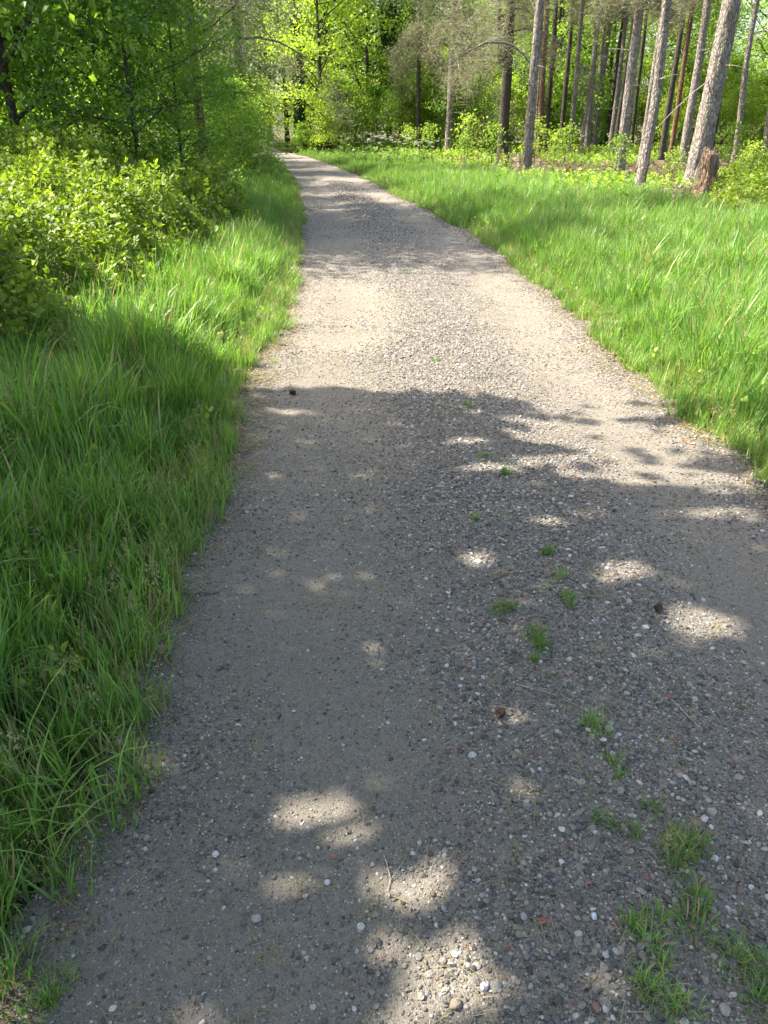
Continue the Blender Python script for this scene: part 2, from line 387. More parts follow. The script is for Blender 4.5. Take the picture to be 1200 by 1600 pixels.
# ------------------------------------------------------------------ stones
def rock_mesh(name, seed, m, flat=.6, jag=.25, sub=1):
    import bmesh
    bm = bmesh.new(); bmesh.ops.create_icosphere(bm, subdivisions=sub, radius=.5)
    rr = random.Random(seed); ax = [rr.uniform(.75, 1.2), rr.uniform(.6, 1.0), rr.uniform(flat*.8, flat*1.15)]
    dirs = [Vector((rr.gauss(0,1), rr.gauss(0,1), rr.gauss(0,1))).normalized() for _ in range(7)]
    cut = [rr.uniform(.33, .47) for _ in dirs]
    for v in bm.verts:
        c = v.co.copy()
        for d, k in zip(dirs, cut):
            s = c.dot(d)
            if s > k: c -= d*(s-k)*.85
        c *= 1+rr.uniform(-jag, jag)*.25
        v.co = Vector((c.x*ax[0], c.y*ax[1], c.z*ax[2]))
    me = bpy.data.meshes.new(name); bm.to_mesh(me); bm.free(); me.materials.append(m)
    me.polygons.foreach_set('use_smooth', np.full(len(me.polygons), seed % 3 != 0))
    return me
rocks = [rock_mesh('gravel_piece', s, M['stone'], random.uniform(.45, .8), .3, 2 if s < 4 else 1) for s in range(9)]
P_, S_ = [], []
def stones(n, y0, y1, smin, smax, power, cpow):
    y = RNG.uniform(y0, y1, n); u = RNG.uniform(.0, 1, n); l_, r_ = Lx(y), Rx(y); x = l_+(r_-l_)*u
    e_ = np.minimum(u, 1-u)*2.7
    c = .42+.75*np.exp(-((u-.52)/.17)**2)+.55*sm(.35, .02, e_)*(u > .5)+.15*sm(.3, .02, e_)*(u < .5)-.25*np.exp(-((u-.26)/.10)**2)-.2*np.exp(-((u-.80)/.08)**2)+(fbm(x*2, y*2, 31)-.5)*.9
    keep = RNG.random(n) < np.clip(c, .06, 1)**cpow
    x, y, c = x[keep], y[keep], c[keep]; n = len(x)
    s = smin+(smax-smin)*RNG.random(n)**power*np.clip(.45+.7*c, .4, 1.15)
    z = track_h(x, y)+s*.10
    P_.append(np.stack([x, y, z], -1)); S_.append(s)
stones(90000, .45, 2.6, .0035, .010, 1.7, .7)
stones(26000, .45, 3.2, .008, .022, 2.4, .9)
stones(70000, 2.6, 5.5, .006, .014, 1.6, .9)
stones(17000, 3.0, 6.5, .012, .024, 2.0, 1.2)
stones(60000, 5.5, 11, .009, .018, 1.5, 1.4)
stones(26000, 11, 24, .014, .03, 1.5, 1.5)
stones(5000, -3, .45, .006, .016, 1.8, 1.2)
stones(500, .5, 4.5, .014, .024, 2.5, 1.6)
P_ = np.concatenate(P_); S_ = np.concatenate(S_)
scatter('gravel', P_, np.stack([RNG.normal(0, .35, len(P_)), RNG.normal(0, .35, len(P_)), RNG.uniform(0, 6.28, len(P_))], -1), S_, RNG.integers(0, len(rocks), len(P_)), rocks,
        kind='stuff', label='loose grey and pale stones lying on the packed track', category='gravel')

# ------------------------------------------------------------------ grass
def blade_pts(L, wid, lean, az, segs=4, curl=1.0):
    t = np.linspace(0, 1, segs+1); a = lean*(t**curl)*1.6
    ds = L/segs; dx = np.cumsum(np.concatenate([[0], np.sin(a[:-1])*ds])); dz = np.cumsum(np.concatenate([[0], np.cos(a[:-1])*ds]))
    ww = wid*np.array([.8, 1, .85, .55, 0])[:segs+1] if segs == 4 else wid*np.linspace(1, 0, segs+1)
    c, s = math.cos(az), math.sin(az)
    mid = np.stack([dx*c, dx*s, dz], -1); side = np.array([-s, c, 0])
    l_ = mid+side*ww[:, None]/2+np.array([0, 0, .0]); r_ = mid-side*ww[:, None]/2
    v = np.concatenate([l_[:-1], r_[:-1], mid[-1:]])
    n = segs
    f4 = [(i, i+n, i+n+1, i+1) for i in range(n-1)]; f3 = [(n-1, 2*n-1, 2*n)]
    return v, np.array(f4), np.array(f3)
def clump(name, m, n, rad, L0, L1, wid, lean, seedheads=0, dry=0.06):
    mb = MB(); mi4 = []; mi3 = []
    for i in range(n):
        L = random.uniform(L0, L1); az = random.uniform(0, 6.283); rr = rad*math.sqrt(random.random())
        a2 = random.uniform(0, 6.283); base = np.array([math.cos(a2)*rr, math.sin(a2)*rr, -.01])
        if random.random() < .6: az = a2+random.gauss(0, .5)
        v, f4, f3 = blade_pts(L, wid*random.uniform(.7, 1.25), abs(random.gauss(lean, lean*.5)), az, curl=random.uniform(.7, 1.6))
        t = random.random(); b = mb.n; v = v+base
        d = random.random() < dry
        mb.v.append(v); mb.a.append(np.full(len(v), t)); mb.n += len(v)
        mb.f.setdefault(4, []).append(f4+b); mb.f.setdefault(3, []).append(f3+b)
        mi4 += [int(d)]*len(f4); mi3 += [int(d)]*len(f3)
    for i in range(seedheads):
        L = random.uniform(L1*.9, L1*1.25); az = random.uniform(0, 6.28); a2 = random.uniform(0, 6.28)
        v, f4, f3 = blade_pts(L, .0015, lean*.5, az)
        base = np.array([math.cos(a2)*rad*.7, math.sin(a2)*rad*.7, 0]); v = v+base; b = mb.n
        mb.v.append(v); mb.a.append(np.full(len(v), .6)); mb.n += len(v)
        mb.f[4].append(f4+b); mb.f[3].append(f3+b); mi4 += [1]*len(f4); mi3 += [1]*len(f3)
        tip = v[-1]
        for k in range(14):
            p = tip+np.array([random.gauss(0, .008), random.gauss(0, .008), -random.random()*.05]); s = .006
            tv = p+np.array([[0,0,0],[s*.4,s*.2,s],[-s*.4,s*.3,s*.9]]); b = mb.n
            mb.v.append(tv); mb.a.append(np.full(3, .9)); mb.n += 3; mb.f[3].append(np.array([[0,1,2]])+b); mi3.append(1)
    me = make_mesh(name, np.concatenate(mb.v), [np.concatenate(mb.f[4]), np.concatenate(mb.f[3])], [m, M['grass_pale']], True, {'var': np.concatenate(mb.a)}, np.array(mi4+mi3))
    return me
tall = [clump('tall_grass', M['grass'], 26, .07, .16, .44, .0080, .42, dry=.05) for _ in range(6)] + [clump('tall_grass', M['grass'], 22, .08, .22, .48, .0105, .75, dry=.05) for _ in range(3)]+[clump('seeding_grass', M['grass'], 20, .07, .16, .40, .0065, .4, seedheads=3, dry=.08)]
short = [clump('short_grass', M['grass'], 30, .045, .05, .17, .0045, .6, seedheads=k % 3, dry=.14) for k in range(6)]
clumps = tall+short
def grass(name, n, x0, x1, y0, y1, side, label, seed, hmax=1.0):
    x, y = samp(n, x0, x1, y0, y1)
    d = (Lx(y)-x) if side < 0 else (x-Rx(y))
    nz = fbm(x*1.3, y*1.3, seed, 3)
    keep = (d > -.03-.07*sm(3.5, 1.2, y)+.22*(nz-.5)) & (RNG.random(n) < np.clip(1.25-(y-6)*.028, .30, 1))
    reach = np.where((y > 4.6) & (y < 12), 1.75, 3.1) if side < 0 else 5.5-1.1*sm(15, 24, y)
    keep &= RNG.random(n) < 1-sm(reach-1.2, reach+.8, d+(nz-.5)*2)
    x, y, d, nz = x[keep], y[keep], d[keep], nz[keep]; n = len(x)
    tallp = sm(.02, .30, d+(nz-.5)*.45)
    is_t = RNG.random(n) < tallp
    idx = np.where(is_t, RNG.integers(0, len(tall), n), len(tall)+RNG.integers(0, len(short), n))
    s = np.where(is_t, (.45+.55*sm(.0, .7, d))*RNG.uniform(.7, 1.25, n)*(.45+1.1*fbm(x*2.6, y*2.6, seed+3, 2)), RNG.uniform(.6, 1.4, n))*hmax
    s *= 1-.25*sm(14, 30, y)
    s *= 1+.3*sm(8, 25, y)*(~is_t)
    return scatter(name, np.stack([x, y, ground_h(x, y)-.005], -1), rot_z(n, .16)+np.stack([(fbm(x*1.5, y*1.5, seed+5, 2)-.5)*0, x*0, x*0], -1), s, idx, clumps, kind='stuff', label=label, category='grass')
grass('verge_grass', 17500, -4.2, -.5, .3, 14, -1, 'tall bright green grass on the verge left of the track', 51)
grass('verge_grass', 15000, -8, -1.2, 14, 46, -1, 'sunlit grass on the far left verge where the track bends', 52, .85)
grass('verge_grass', 26000, 1.4, 9.0, 1.2, 12, 1, 'tall bright green grass on the verge right of the track', 53, .92)
grass('verge_grass', 36000, -5, 9.5, 12, 46, 1, 'bright grass on the far right verge in front of the pines', 54, .85)
# dry straw along the edges
def strawmesh():
    mb = MB()
    for k in range(7):
        L = random.uniform(.02, .09); az = random.uniform(0, 6.28); c = np.array([random.gauss(0,.03), random.gauss(0,.03), .003+random.random()*.01])
        d = np.array([math.cos(az), math.sin(az), random.gauss(0,.15)]); s = np.array([-d[1], d[0], 0])*.0012
        mb.add([c-s, c+s, c+d*L+s+[0,0,.004], c+d*L-s+[0,0,.004]], [(0,1,2,3)], random.random())
    return mb.mesh('straw', [M['grass_pale']])
n = 1900; y = RNG.uniform(.6, 14, n)*RNG.uniform(.35, 1, n); sd = RNG.random(n) < .6
dd = RNG.normal(.03, .09, n); x = np.where(sd, Lx(y)+dd, Rx(y)-dd)
scatter('straw_litter', np.stack([x, y, np.maximum(track_h(x, y), ground_h(x, y))+.002], -1), rot_z(n, .1), RNG.uniform(.4, 1.1, n)*np.interp(y, [.5, 4], [.4, 1.1]), RNG.integers(0, 4, n), [strawmesh() for _ in range(4)], kind='stuff', label='dry straw and dead blades along both edges of the track', category='straw')
n = 2600; y = RNG.uniform(.5, 9, n); x = Lx(y)+(Rx(y)-Lx(y))*RNG.random(n)
nd = [strawmesh() for _ in range(3)]
scatter('needle_litter', np.stack([x, y, track_h(x, y)+.003], -1), rot_z(n, .1), RNG.uniform(.25, .6, n), RNG.integers(0, 3, n), nd, kind='stuff', label='fallen pine needles and straw bits scattered over the track', category='litter')

# ------------------------------------------------------------------ tufts on the track
TUFT = [(.64,2.58,.055,'small green grass tuft in the gravel beside a pinkish red stone'),(.67,2.42,.04,'thin sparse grass tuft just below the one by the pinkish stone'),(.44,2.19,.055,'spiky grass tuft left of the pair in the middle of the track'),
 (.65,2.25,.055,'grass tuft level with the spiky one, on its right'),(.50,2.04,.075,'roundest green grass tuft standing in the middle of the gravel'),(.48,1.91,.03,'tiny grass tuft just below the round one'),
 (.59,3.34,.055,'flat grass tuft at the lower side of a sun patch'),(.51,3.55,.03,'very small tuft above the flat tuft in the shade'),(.39,2.87,.03,'lone bluish green sprout in the shaded gravel'),
 (.50,4.35,.055,'yellow green tuft right at the start of the tree shade'),(.39,5.3,.04,'yellow green tuft in the sunlit centre of the track'),(-.78,5.33,.035,'small tuft by the left edge in full sun'),
 (.26,8.78,.05,'farthest small grass tuft up the sunlit track'),(.585,1.63,.055,'sparse tuft below the larger pine cone, on bare gravel'),(.61,1.47,.04,'small upright tuft beside a grey stone'),(.56,1.27,.045,'scrubby little tuft left of the big matted tuft'),
 (.69,1.20,.10,'big matted grass tuft near the lower right corner'),(.70,1.10,.06,'trailing dry grass tuft under the big matted one'),(.52,1.01,.055,'dark tuft left of two at the bottom of the track'),(.565,.98,.06,'forked tuft beside the dark one'),
 (.71,.95,.10,'wide dense tuft at the lower right edge of the picture'),(.52,.88,.07,'upright tuft at the bottom edge of the picture'),(.72,.86,.06,'corner tuft partly dry at the bottom right'),(-.66,.88,.07,'low tuft in the bottom left corner'),(.68,1.33,.035,'wispy tuft just above the big matted one')]
def tuft_mesh(rad):
    mb = MB(); m3 = []; m4 = []
    for lobe in range(1+int(rad*45)):
        a = random.uniform(0, 6.28); q = rad*random.uniform(.0, .9) if lobe else 0; c = np.array([math.cos(a)*q, math.sin(a)*q*1.3, 0]); r0 = rad*random.uniform(.28, .6)
        for i in range(int(16+r0*900)):
            aa = random.uniform(0, 6.28); rr = r0*random.random()**.6; az = aa+random.gauss(0, .7)
            v, f4, f3 = blade_pts(random.uniform(.012, .03+rad*.42), .0028*random.uniform(.6, 1.3), abs(random.gauss(1.0, .4)), az); b = mb.n
            v = v+c+np.array([math.cos(aa)*rr, math.sin(aa)*rr, -.002]); d = int(random.random() < .2)
            mb.v.append(v); mb.a.append(np.full(len(v), random.random())); mb.n += len(v)
            mb.f.setdefault(4, []).append(f4+b); mb.f.setdefault(3, []).append(f3+b); m4 += [d]*len(f4); m3 += [d]*len(f3)
    return make_mesh('grass_tuft', np.concatenate(mb.v), [np.concatenate(mb.f[4]), np.concatenate(mb.f[3])], [M['grass'], M['grass_pale']], True, {'var': np.concatenate(mb.a)}, np.array(m4+m3))
for (x, y, rr, lab) in TUFT:
    o = link('grass_tuft', tuft_mesh(rr), loc=(x, y, float(track_h(np.array([x]), np.array([y]))[0])), label=lab, category='grass tuft', group='grass tufts on the track')
    o.rotation_euler = (0, 0, random.uniform(0, 6))

def flake():
    mb = MB(); n = 6; a = np.linspace(0, 6.28, n, endpoint=False); rr = np.array([random.uniform(.5, 1) for _ in a])
    v = np.stack([np.cos(a)*rr*.5, np.sin(a)*rr*.3, RNG.uniform(0, .18, n)], -1); mb.add(np.concatenate([v, [[0, 0, .05]]]), [(i, (i+1) % n, n) for i in range(n)], random.random())
    return mb.mesh('flake', [M['deadleaf']])
n = 1300; y = RNG.uniform(.5, 12, n); sd = RNG.random(n) < .55; dd = np.abs(RNG.normal(0, .22, n))-.05; x = np.where(sd, Lx(y)+dd, Rx(y)-dd)
scatter('leaf_litter', np.stack([x, y, np.maximum(track_h(x, y), ground_h(x, y))+.003], -1), rot_z(n, .25), RNG.uniform(.006, .026, n), RNG.integers(0, 5, n), [flake() for _ in range(5)], kind='stuff', label='brown bark bits and leaf scraps along the edges of the track', category='litter')
sp = [clump('sparse_grass', M['grass'], 5, .015, .015, .05, .0022, .8, dry=.3) for _ in range(5)]
n = 420; y = RNG.uniform(.5, 5.5, n)*RNG.uniform(.3, 1, n); x = .58+RNG.normal(0, .13, n); k = fbm(x*5, y*5, 95, 2) > .5; x, y = x[k], y[k]; n = len(x)
scatter('sparse_grass', np.stack([x, y, track_h(x, y)], -1), rot_z(n, .3), RNG.uniform(.4, 1.1, n), RNG.integers(0, 5, n), sp, kind='stuff', label='single thin grass shoots along the stony middle of the track', category='grass')
# ------------------------------------------------------------------ small finds on the track
def th(x, y): return float(track_h(np.array([x]), np.array([y]))[0])
def gh(x, y): return float(ground_h(np.array([x], float), np.array([y], float))[0])
def cone_mesh(L=.05, R=.02):
    mb = MB()
    zz = np.linspace(0, L, 8); add_tube(mb, np.stack([zz*0, zz*0, zz], -1), R*.55*np.sin(np.linspace(.35, 2.9, 8)), 8)
    g = math.pi*(3-math.sqrt(5))
    for k in range(70):
        t = (k+.5)/70; a = k*g; r0 = R*.5*math.sin(.35+2.5*t); out = R*(.35+.75*math.sin(.3+2.5*t)); z = t*L
        d = np.array([math.cos(a), math.sin(a), 0]); s = np.array([-d[1], d[0], 0])*R*.42; up = np.array([0,0,1.])
        b = d*r0+up*z; tip = d*out+up*(z+.004)
        mb.add([b-s*.5, b+s*.5, tip+s, tip-s, tip+up*.003+d*.001], [(0,1,2),(0,2,3),(3,2,4),(0,3,4),(1,4,2)])
    return mb.mesh('pine_cone', [M['cone']])
for x, y, s, lab in ((-.56,4.63,.8,'dark pine cone on the sunlit left side of the track'),(.35,1.68,.6,'brown weathered pine cone lying in the middle gravel'),(.96,2.22,.65,'blackish pine cone right of the grass tufts'),(-.78,3.23,.8,'dark pine cone half in the left grass edge')):
    o = link('pine_cone', cone_mesh(), loc=(x, y, th(x, y)+.012), label=lab, category='pine cone', group='pine cones on the track'); o.scale = (s,)*3
    o.rotation_euler = (math.radians(80), random.uniform(-.4,.4), random.uniform(0, 6))
def leaf_obj(x, y, L, m, lab, curl=.5):
    n = 9; t = np.linspace(0, 1, n); wv = np.sin(t*3.0+.08)*.34*(1+.25*np.sin(t*18)); z = .012+curl*.25*(np.abs(t-.5)**1.5)
    mid = np.stack([t*0, t, z], -1); a = mid+np.stack([wv, t*0, .10*np.sin(t*6)+.08], -1); b = mid+np.stack([-wv, t*0, .08*np.cos(t*5)+.1], -1)
    v = np.concatenate([mid, a, b])*L
    f = [(i, i+1, n+i+1, n+i) for i in range(n-1)]+[(i+1, i, 2*n+i, 2*n+i+1) for i in range(n-1)]
    me = make_mesh('dead_leaf', v, np.array(f), [m], True)
    o = link('dead_leaf', me, loc=(x, y, th(x, y)+.004), label=lab, category='leaf'); o.rotation_euler = (0, 0, random.uniform(0, 6)); return o
leaf_obj(1.62, 3.82, .06, M['brownleaf'], 'curled orange brown dead leaf near the right verge')
leaf_obj(-.74, 2.02, .055, M['paleleaf'], 'pale brown dead leaf at the edge of the left grass')
leaf_obj(.56, 2.95, .028, M['paleleaf'], 'small dry leaf scrap among the middle stones')
leaf_obj(1.3, 3.3, .03, M['brownleaf'], 'tiny rusty leaf scrap on the right wheel track')
def stick(pts, r0, r1, lab, m='twig', side=()):
    t = np.asarray(pts, float); z0 = np.array([th(p[0], p[1]) for p in t]) ; t = t.copy(); t[:, 2] += z0
    base = t[0].copy(); mb = MB(); n = 14
    u = np.linspace(0, len(t)-1, n); q = np.stack([np.interp(u, np.arange(len(t)), t[:, k]) for k in range(3)], -1)-base
    q += RNG.normal(0, r0*.35, q.shape)
    add_tube(mb, q, np.linspace(r0, r1, n), 7, .3, 3)
    for (k, dx, dy, L) in side:
        a = q[k]; add_tube(mb, np.stack([a, a+np.array([dx, dy, .2])*L*.5, a+np.array([dx, dy, .25])*L]), [r1, r1*.8, r1*.4], 5)
    return link('twig', mb.mesh('twig', [M[m]]), loc=tuple(base), label=lab, category='twig')
stick([(-.80,2.31,.012),(-.70,2.33,.008),(-.61,2.34,.006)], .006, .003, 'short brown twig sticking out of the left grass', side=[(3, -.5, .8, .05)])
stick([(-.78,2.52,.01),(-.70,2.53,.006)], .003, .002, 'thin pale twig just above the short brown twig')
stick([(.0,1.22,.004),(.015,1.16,.006),(.012,1.13,.004)], .0018, .001, 'forked dry pine needle pair on the lower track', 'cane', side=[(9, .6, .75, .06)])
stick([(.36,2.35,.004),(.46,2.42,.008),(.57,2.43,.004)], .003, .0015, 'thin grey twig arching above the spiky tuft')
stick([(.40,1.80,.004),(.50,1.75,.006),(.60,1.66,.003)], .0022, .001, 'long thin straw lying below the tiny tuft', 'cane')
stick([(-.66,3.0,.004),(-.69,3.15,.015),(-.68,3.28,.004)], .0018, .001, 'pale curved straw beside the left edge cone', 'cane')
stick([(.9,1.62,.004),(.86,1.72,.006),(.83,1.80,.004)], .0018, .001, 'pale straw pair on the right of the track', 'cane', side=[(5, .6, -.4, .06)])
for x, y, s, c, lab in ((.59,2.68,.026,(.42,.20,.17),'pinkish red stone beside a small grass tuft'),(.34,1.03,.030,(.30,.12,.09),'reddish brick coloured stone near the bottom of the track'),
   (.89,2.10,.028,(.78,.76,.70),'clean white oval pebble on the right wheel track'),(.80,1.57,.024,(.36,.14,.08),'orange red stone right of the sparse tuft'),(-.12,1.22,.020,(.38,.21,.16),'flat pinkish brick chip in the shaded left track'),
   (.21,1.55,.018,(.24,.10,.08),'dull red pebble in the coarse middle gravel'),(-.05,1.04,.024,(.62,.60,.56),'white pebble between the two bottom sun patches'),(.24,1.52,.030,(.60,.58,.52),'large pale angular stone in the middle gravel'),
   (-.28,1.06,.030,(.42,.41,.38),'big light grey stone embedded in the lower left track'),(.14,.87,.034,(.30,.24,.17),'smooth tan stone in the sun at the bottom edge'),(.20,.90,.030,(.45,.43,.40),'pale grey stone in the bottom sun patch'),
   (.11,1.22,.024,(.07,.075,.08),'dark slate coloured stone on the lower track'),(.45,1.04,.022,(.72,.76,.80),'bluish white chip right of the red stone'),(-.60,1.40,.030,(.05,.05,.055),'blackish stone beside the left grass'),
   (.63,1.60,.030,(.34,.35,.37),'smooth bluish grey stone right of the sparse tuft'),(1.02,2.98,.026,(.06,.055,.05),'dark round stone on the right wheel track'),(-.13,1.15,.022,(.55,.55,.52),'white pebble beside the lower left sun patch'),(-.40,1.22,.026,(.66,.64,.60),'pale cream pebble near the bent grass blades')):
    o = link('pebble', rock_mesh('pebble', int(abs(x)*1000+y*100), stone_mat('pebble_stone', c), .65, .25, 3), loc=(x, y, th(x, y)+s*.12), label=lab, category='stone', group='distinct stones on the track')
    o.scale = (s*.82,)*3; o.rotation_euler = (random.gauss(0,.2), random.gauss(0,.2), random.uniform(0, 6))

# ------------------------------------------------------------------ brambles
def sprig(name, m, n, L0, L1, up=.9, stem=.12, whorl=True):
    mb = MB(); tf_ = LEAF6
    pos, X, Y, Z, sc, var, tip = [], [], [], [], [], [], []
    for k in range(n):
        t = (k+.5)/n; a = k*2.4+random.uniform(-.3,.3); el = random.uniform(.0, .45)+t*up
        d = np.array([math.cos(a)*math.cos(el), math.sin(a)*math.cos(el), math.sin(el)])
        z = norm(np.array([-math.cos(a)*math.sin(el)+random.gauss(0,.25), -math.sin(a)*math.sin(el)+random.gauss(0,.25), math.cos(el)]))
        z = norm(z-d*np.dot(z, d)); x = np.cross(d, z)
        p = np.array([0, 0, stem*t])+d*random.uniform(.01, .04)
        s = random.uniform(L0, L1)*(1-.35*t)
        if k % 2 == 0 and s > .045:      # three leaflets
            for da in (-1., 0, 1.):
                dd = norm(d*math.cos(da)+x*math.sin(da)); xx = np.cross(dd, z)
                pos.append(p+d*.02); X.append(xx); Y.append(dd); Z.append(z); sc.append(s*(.85 if da else 1.)); var.append(t*.7+random.random()*.3)
        else:
            pos.append(p); X.append(x); Y.append(d); Z.append(z); sc.append(s); var.append(t*.7+random.random()*.3)
    A = [np.array(q) for q in (pos, X, Y, Z)]
    v, f = place(tf_[0], tf_[1], *A, np.array(sc)); mb.add(v, f, np.repeat(var, len(tf_[0])))
    add_tube(mb, [(0,0,-.10),(0.004,0,0),(0,0,stem)], [.0025,.002,.001], 4, var=.3)
    return mb.mesh(name, [m], True)
bsp = [sprig('bramble_leaf', M['bramble'], random.choice((9, 11, 13)), .032, .076) for _ in range(8)]
def bram_h(x, y):       # mound left of the track
    ex = sm(-1.75, -2.6, x+(fbm(y*.9, y*0, 61)-.5)*.9)
    ey = sm(3.3, 5.2, y+(fbm(x*.8, x*0, 62)-.5)*1.2)*sm(14.2, 12.0, y)
    return ex*ey*(.74+.14*np.clip(-x-2.6, 0, 5)+.40*(fbm(x*.8, y*.8, 63)-.5)+.75*(fbm(x*2.4, y*2.4, 64, 2)-.5)) 
def mound(root, n, x0, x1, y0, y1, hf, srcs, near, reach=300, thr=.12):
    x, y = samp(n, x0, x1, y0, y1); h = hf(x, y); k = h > thr; x, y, h = x[k], y[k], h[k]
    depth = RNG.random(len(x))**1.7*.5
    z = ground_h(x, y)+h*(1-depth)+RNG.normal(0, .045, len(x))-.04+ .16*RNG.random(len(x))*(RNG.random(len(x)) < .12)
    n = len(x); e = .12
    gxn = (hf(x+e, y)-hf(x-e, y))/(2*e); gyn = (hf(x, y+e)-hf(x, y-e))/(2*e)
    rot = np.stack([np.clip(-(-gyn)*.5, -.7, .7)*1.0+RNG.normal(0, .25, n), np.clip(-gxn*.5, -.7, .7)+RNG.normal(0, .25, n), RNG.uniform(0, 6.28, n)], -1)
    s = RNG.uniform(.7, 1.3, n); idx = RNG.integers(0, len(srcs), n); pos = np.stack([x, y, z], -1)
    pr = np.linalg.norm(pos-np.array(near), axis=1)+depth*6; order = np.argsort(pr)
    a, b = order[:reach], order[reach:]
    for i in a:
        o = link('leaf_sprig', srcs[idx[i]], root, loc=tuple(pos[i])); o.rotation_euler = rot[i]; o.scale = (s[i],)*3
    scatter('foliage', pos[b], rot[b], s[b], idx[b], srcs, parent=root, kind='stuff')
br = thing('bramble_thicket', 'sunlit yellow green bramble thicket mounded beside the left grass verge', 'bramble')
mound(br, 21000, -11, -1.7, 3.6, 14.2, bram_h, bsp, (-2.4, 5.5, .6))
mb = MB()
for (x, y, z, dx, dy, L, r) in ((-3.1,12.4,.35,-.85,.1,.9,.007),(-5.1,11.6,.9,.35,.05,.75,.008),(-6.6,11.6,1.1,-.15,.0,.6,.006),(-4.4,11.8,.8,.05,.1,.7,.006),(-7.4,10.2,1.25,-.2,.1,.5,.005),(-4.0,12.2,.6,.12,.1,.6,.005),(-5.7,11.2,1.0,.1,.0,.7,.004),(-4.8,9,.9,.3,-.2,.5,.004),(-6.2,10,1.1,-.3,-.1,.5,.004)):
    t = np.linspace(0, 1, 9)[:, None]; q = np.array([x, y, z+gh(x, y)])+t*np.array([dx, dy, 0])*L+np.concatenate([t*0, t*0, (t*(1.0 if abs(dx) < .6 else .25)-.9*t*t*(.5 if abs(dx) < .6 else .3))*L], 1)
    q[0, 2] -= .4; add_tube(mb, q, np.linspace(r, r*.4, 9), 6)
link('cane', mb.mesh('cane', [M['cane']]), br, kind='stuff')

def small_mound(cx, cy, rx, ry, hh, lab, n=900, leaf=bsp, sd=0):
    hf = lambda x, y: hh*np.clip(1-((x-cx)/rx)**2-((y-cy)/ry)**2+(fbm(x*1.5, y*1.5, 70+sd)-.5)*.7, 0, 1)**.6
    r = thing('bramble_thicket', lab, 'bramble', group='low bramble clumps on the right')
    mound(r, n, cx-rx*1.4, cx+rx*1.4, cy-ry*1.4, cy+ry*1.4, hf, leaf, (cx-rx, cy-ry, hh), 60)
small_mound(7.6, 14.6, 1.7, 1.6, .62, 'low bramble clump at the right edge of the picture, in the grass', 1500)
small_mound(8.6, 18.2, 1.5, 1.4, .8, 'leafy bramble clump right of the broken reddish stump', 1300, sd=3)

# ------------------------------------------------------------------ trees
def tree_skeleton(H, r0, crown0, spread, nl, seed, bend=.02):
    rr = random.Random(seed); n = 16; z = np.linspace(0, H, n)
    x = np.cumsum([rr.gauss(0, bend) for _ in range(n)])*H/16; y = np.cumsum([rr.gauss(0, bend) for _ in range(n)])*H/16
    tr = np.stack([x-x[0], y-y[0], z], -1); rad = r0*(1-z/H)**.8*.95+.012
    rad[0] *= 1.3
    limbs = []; ends = []
    for k in range(nl):
        t = crown0+(1-crown0)*((k+.5)/nl)**.9; zz = t*H
        p = np.array([np.interp(zz, z, tr[:, i]) for i in range(3)])
        a = k*2.4+rr.uniform(-.5,.5); prof = math.sin(min(1., (t-crown0)/(1-crown0)*.85+.18)*math.pi)**.6
        L = spread*prof*rr.uniform(.7, 1.15); el = rr.uniform(.2, .8)
        d = np.array([math.cos(a)*math.cos(el), math.sin(a)*math.cos(el), math.sin(el)])
        m = p+d*L*.5+np.array([0, 0, -.04*L]); e = p+d*L+np.array([0, 0, rr.uniform(-.12, .05)*L])
        r_ = max(.012, np.interp(zz, z, rad)*.45)
        limbs.append((np.array([p, m, e]), np.array([r_, r_*.6, r_*.2])))
        for q in range(5):
            b = p+(e-p)*rr.uniform(.35, 1.0); s = b+np.array([rr.gauss(0,1), rr.gauss(0,1), rr.gauss(.1,.7)])*L*.24
            limbs.append((np.array([b, (b+s)/2+[0,0,.03], s]), np.array([r_*.35, r_*.25, .004]))); ends.append(s)
        ends.append(e)
    return tr, rad, limbs, np.array(ends)
def crown_mesh(name, m, ends, nleaf, size, cl, tmpl=LEAF2, flat=.6, updir=.8, seed=0):
    k = RNG.integers(0, len(ends), nleaf)
    cs = RNG.uniform(.6, 1.5, len(ends))
    p = ends[k]+RNG.normal(0, 1, (nleaf, 3))*np.array([cl, cl, cl*flat])*cs[k][:, None]
    nrm = RNG.normal(0, .55, (nleaf, 3))+np.array([0, 0, updir])
    X, Y, Z = basis(nrm)
    Y = norm(Y+np.array([0, 0, -.25])); X = np.cross(Y, Z)
    v, f = place(tmpl[0], tmpl[1], p, X, Y, Z, RNG.uniform(.65, 1.25, nleaf)*size)
    var = np.clip(RNG.normal(.5, .2, len(ends))[k]+RNG.normal(0, .15, nleaf), 0, 1)
    return make_mesh(name, v, f, [m], False, {'var': np.repeat(var, len(tmpl[0]))})
def wood_mesh(name, m, tr, rad, limbs, seg=10, rough=.15, sub=2):
    mb = MB(); n = len(tr)*sub; u = np.linspace(0, len(tr)-1, n)
    q = np.stack([np.interp(u, np.arange(len(tr)), tr[:, k]) for k in range(3)], -1); rd = np.interp(u, np.arange(len(tr)), rad)
    add_tube(mb, q, rd, seg, rough, 5)
    for p, r in limbs:
        add_tube(mb, p, r, 5, .1)
    return mb.mesh(name, [m], True)
class Kind:
    def __init__(s, H, r0, c0, spread, nl, seed, leafm, barkm, nleaf, size, cl, tmpl=LEAF2, **k):
        tr, rad, limbs, ends = tree_skeleton(H, r0, c0, spread, nl, seed, k.pop('bend', .02))
        s.trunk = wood_mesh('trunk', barkm, tr, rad, []); 
        mb = MB()
        for p, r in limbs: add_tube(mb, p, r, 5, .1)
        s.limbs = mb.mesh('branches', [barkm], True)
        s.crown = crown_mesh('crown', leafm, ends, nleaf, size, cl, tmpl, **k)
        s.H = H
